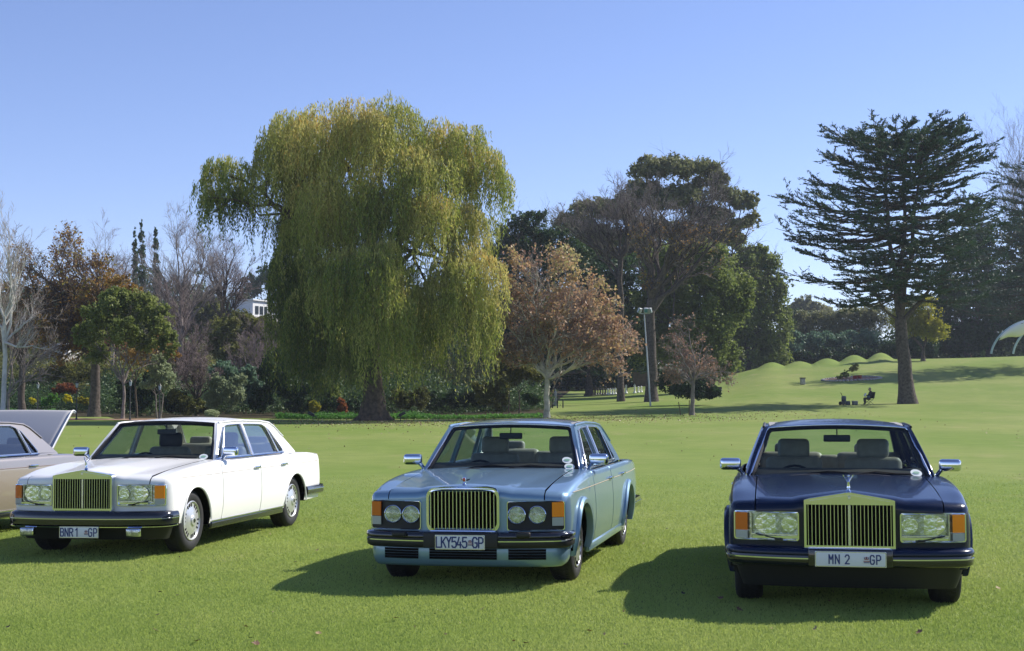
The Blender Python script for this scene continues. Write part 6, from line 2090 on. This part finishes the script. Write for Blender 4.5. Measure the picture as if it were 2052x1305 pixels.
for s in (1, -1):
    MB().tube([(-.36, .30 * s, 0), (.16, .30 * s, .42)], .016, 6).build('leg', IRON, ch)
    MB().tube([(.22, .30 * s, 0), (-.34, .30 * s, .40)], .016, 6).build('leg', IRON, ch)
    MB().tube([(.16, .30 * s, .40), (.32, .30 * s, .98)], .014, 6).build('back_post', IRON, ch)
    MB().rbox((-.08, .31 * s, .62), (.42, .06, .03), .01).build('armrest', CLOTH_D, ch)
def bag(name, label, u, Y, parts):
    r = empty(name, G(u, Y), R(20), label, 'bag')
    for nm, m, c, d_, rr in parts:
        MB().rbox(c, d_, rr, 3).build(nm, m, r, smooth=50)
    return r
GREYC = mottle(mat('grey_canvas', (.10, .11, .12), .8), 9, .3)
r = bag('golf_trolley_bag', 'grey bag leaning on a little trolley left of the seated person', 1690, 105.5, [('bag_body', GREYC, (0, 0, .38), (.30, .30, .62), .08), ('pocket', CLOTH_D, (-.12, -.12, .28), (.18, .16, .30), .04), ('side_bag', GREYC, (.34, 0, .16), (.30, .34, .30), .06)])
MB().tube([(-.1, 0, .6), (-.22, 0, .88), (-.30, 0, .92)], .02, 6).build('handle', IRON, r)
for s in (1, -1): MB().lathe([(.001, -.02), (.14, -.02), (.14, .02), (.001, .02)], (-.18, .2 * s, .14), 'y', 16).build('wheel', IRON, r)
bag('cool_box', 'small grey cool box on the grass between the bag and the seated person', 1712, 105.3, [('box_body', GREYC, (0, 0, .15), (.38, .28, .26), .03), ('lid', STONE, (0, 0, .30), (.40, .30, .06), .02)])

# ---- fallen leaves
def leaf_mesh_one(name, col, s):
    a = [(0, -1), (.35, -.7), (.9, -.45), (.55, -.1), (.85, .35), (.35, .3), (.12, 1.0), (-.12, 1.0), (-.35, .35), (-.8, .4), (-.55, -.1), (-.9, -.4), (-.35, -.7)]
    mb = MB()
    vs = [(x * s, y * s, .012 + .35 * s * (abs(x) ** 1.5) * (1 if x > 0 else .6) + .25 * s * y * y) for x, y in a] + [(0, 0, .012)]
    mb.add(vs, [(i, (i + 1) % 13, 13) for i in range(13)])
    me = bpy.data.meshes.new(name)
    me.from_pydata(mb.v, [], mb.f)
    me.materials.append(col)
    return me
LM = [leaf_mesh_one('fallen_leaf', mat('dry_leaf_' + k, c, .7), s) for k, c, s in (('brown', (.16, .09, .05), .030), ('tan', (.34, .24, .12), .026), ('pale', (.52, .47, .38), .020), ('dark', (.05, .035, .025), .022))]
spots = [(317, 1264, 0), (497, 1257, 1), (643, 1270, 1), (402, 1286, 0), (508, 1280, 3), (517, 1290, 0), (795, 1240, 0), (968, 1222, 1), (28, 1257, 3), (640, 1104, 1), (595, 1128, 2), (290, 1146, 2), (362, 1194, 2), (501, 1181, 2), (327, 1188, 3), (1365, 1190, 3), (1440, 1200, 0), (1719, 1221, 2), (1476, 1222, 0), (1630, 1260, 1), (1835, 1268, 0), (1180, 1266, 1), (1056, 1290, 0), (880, 1225, 2), (1365, 905, 0), (1990, 1180, 1), (1250, 1293, 3), (325, 1233, 3)]
WHERE = ['below the left front corner of the white car', 'below and left of the shadow of the blue car', 'bottom edge, below the tip of the blue shadow', 'bottom edge, between two browner leaves', 'bottom edge, above its dark neighbour', 'bottom edge, lowest dark speck at left', 'in front of the blue car, left of its grille', 'directly below the plate of the blue car', 'at the far bottom-left corner', 'on the shadow of the blue car', 'just left of the tip of the blue shadow', 'below the front wheel of the white car', 'furthest left of the pale ones', 'left of the blue shadow, beside a yellow speck', 'between two pale ones at left', 'on the shadow of the navy car', 'in front of the left wheel of the navy car', 'below the plate of the navy car', 'below the shadow edge of the navy car', 'bottom right, left of centre of the navy car', 'bottom right, below the navy bumper', 'bottom middle, right of the blue car', 'bottom middle, lowest of its kind', 'just below the blue front shadow', 'on the far lawn between the blue and navy cars', 'right of the navy front wheel', 'bottom edge, between the blue and navy cars', 'left foreground, alone under the white front wheel']
for k, (u, v, t) in enumerate(spots):
    Yl = 10
    for _ in range(12):
        Yl = (CAMH - float(gz(np.array([(u - CX) / F * Yl]), np.array([Yl]))[0])) * F / (v - 800.5)
    o = bpy.data.objects.new('fallen_leaf', LM[t])
    o.location = G(u, Yl) + Vector((0, 0, .012))
    o.rotation_euler = (rng.uniform(-.5, .5), rng.uniform(-.5, .5), rng.uniform(0, 6))
    COL.objects.link(o)
    tag(o, ('brown curled leaf ', 'tan dry leaf ', 'small pale leaf ', 'small dark leaf ')[t] + WHERE[k], 'fallen leaf', 'fallen leaves on the lawn')
n = 4100
u = np.concatenate([rng.uniform(0, 2052, 300), rng.normal(760, 160, 1800), rng.normal(1110, 120, 1200), rng.normal(1400, 150, 800)])
Y_ = np.concatenate([rng.uniform(9, 80, 300), rng.normal(80, 6, 1800), rng.normal(84, 5, 1200), rng.normal(86, 5, 800)])
X_ = (u - CX) / F * Y_
C_ = np.stack([X_, Y_, gz(X_, Y_) + .03], 1)
V, Fq, t = leaves(C_, unit(rdir(n) * np.array([1, 1, .25])), .06 * rng.uniform(.5, 1.3, n) * np.clip(Y_ / 50, .4, 1.6), .04 * rng.uniform(.6, 1.2, n) * np.clip(Y_ / 40, .5, 1.6), rng.uniform(size=n))
tag(np_mesh('leaf_litter', V, Fq, leaf_mat('litter', [(.10, .06, .03), (.28, .18, .08), (.50, .42, .28)], .1), None, t), 'scatter of tiny dry leaves over the lawn', kind='stuff')

# ---- air
hz = MB().box((0, 250, 22), (1500, 1020, 54)).build('haze', mat('haze_air', (1, 1, 1)))
m_ = hz.data.materials[0]
n_ = m_.node_tree
n_.nodes.remove(n_.nodes['Principled BSDF'])
pv = n_.nodes.new('ShaderNodeVolumePrincipled')
pv.inputs['Color'].default_value = (.80, .88, 1, 1)
pv.inputs['Density'].default_value = .00024
pv.inputs['Anisotropy'].default_value = .2
n_.links.new(pv.outputs[0], n_.nodes['Material Output'].inputs['Volume'])
tag(hz, 'thin pale air over the park', kind='stuff')
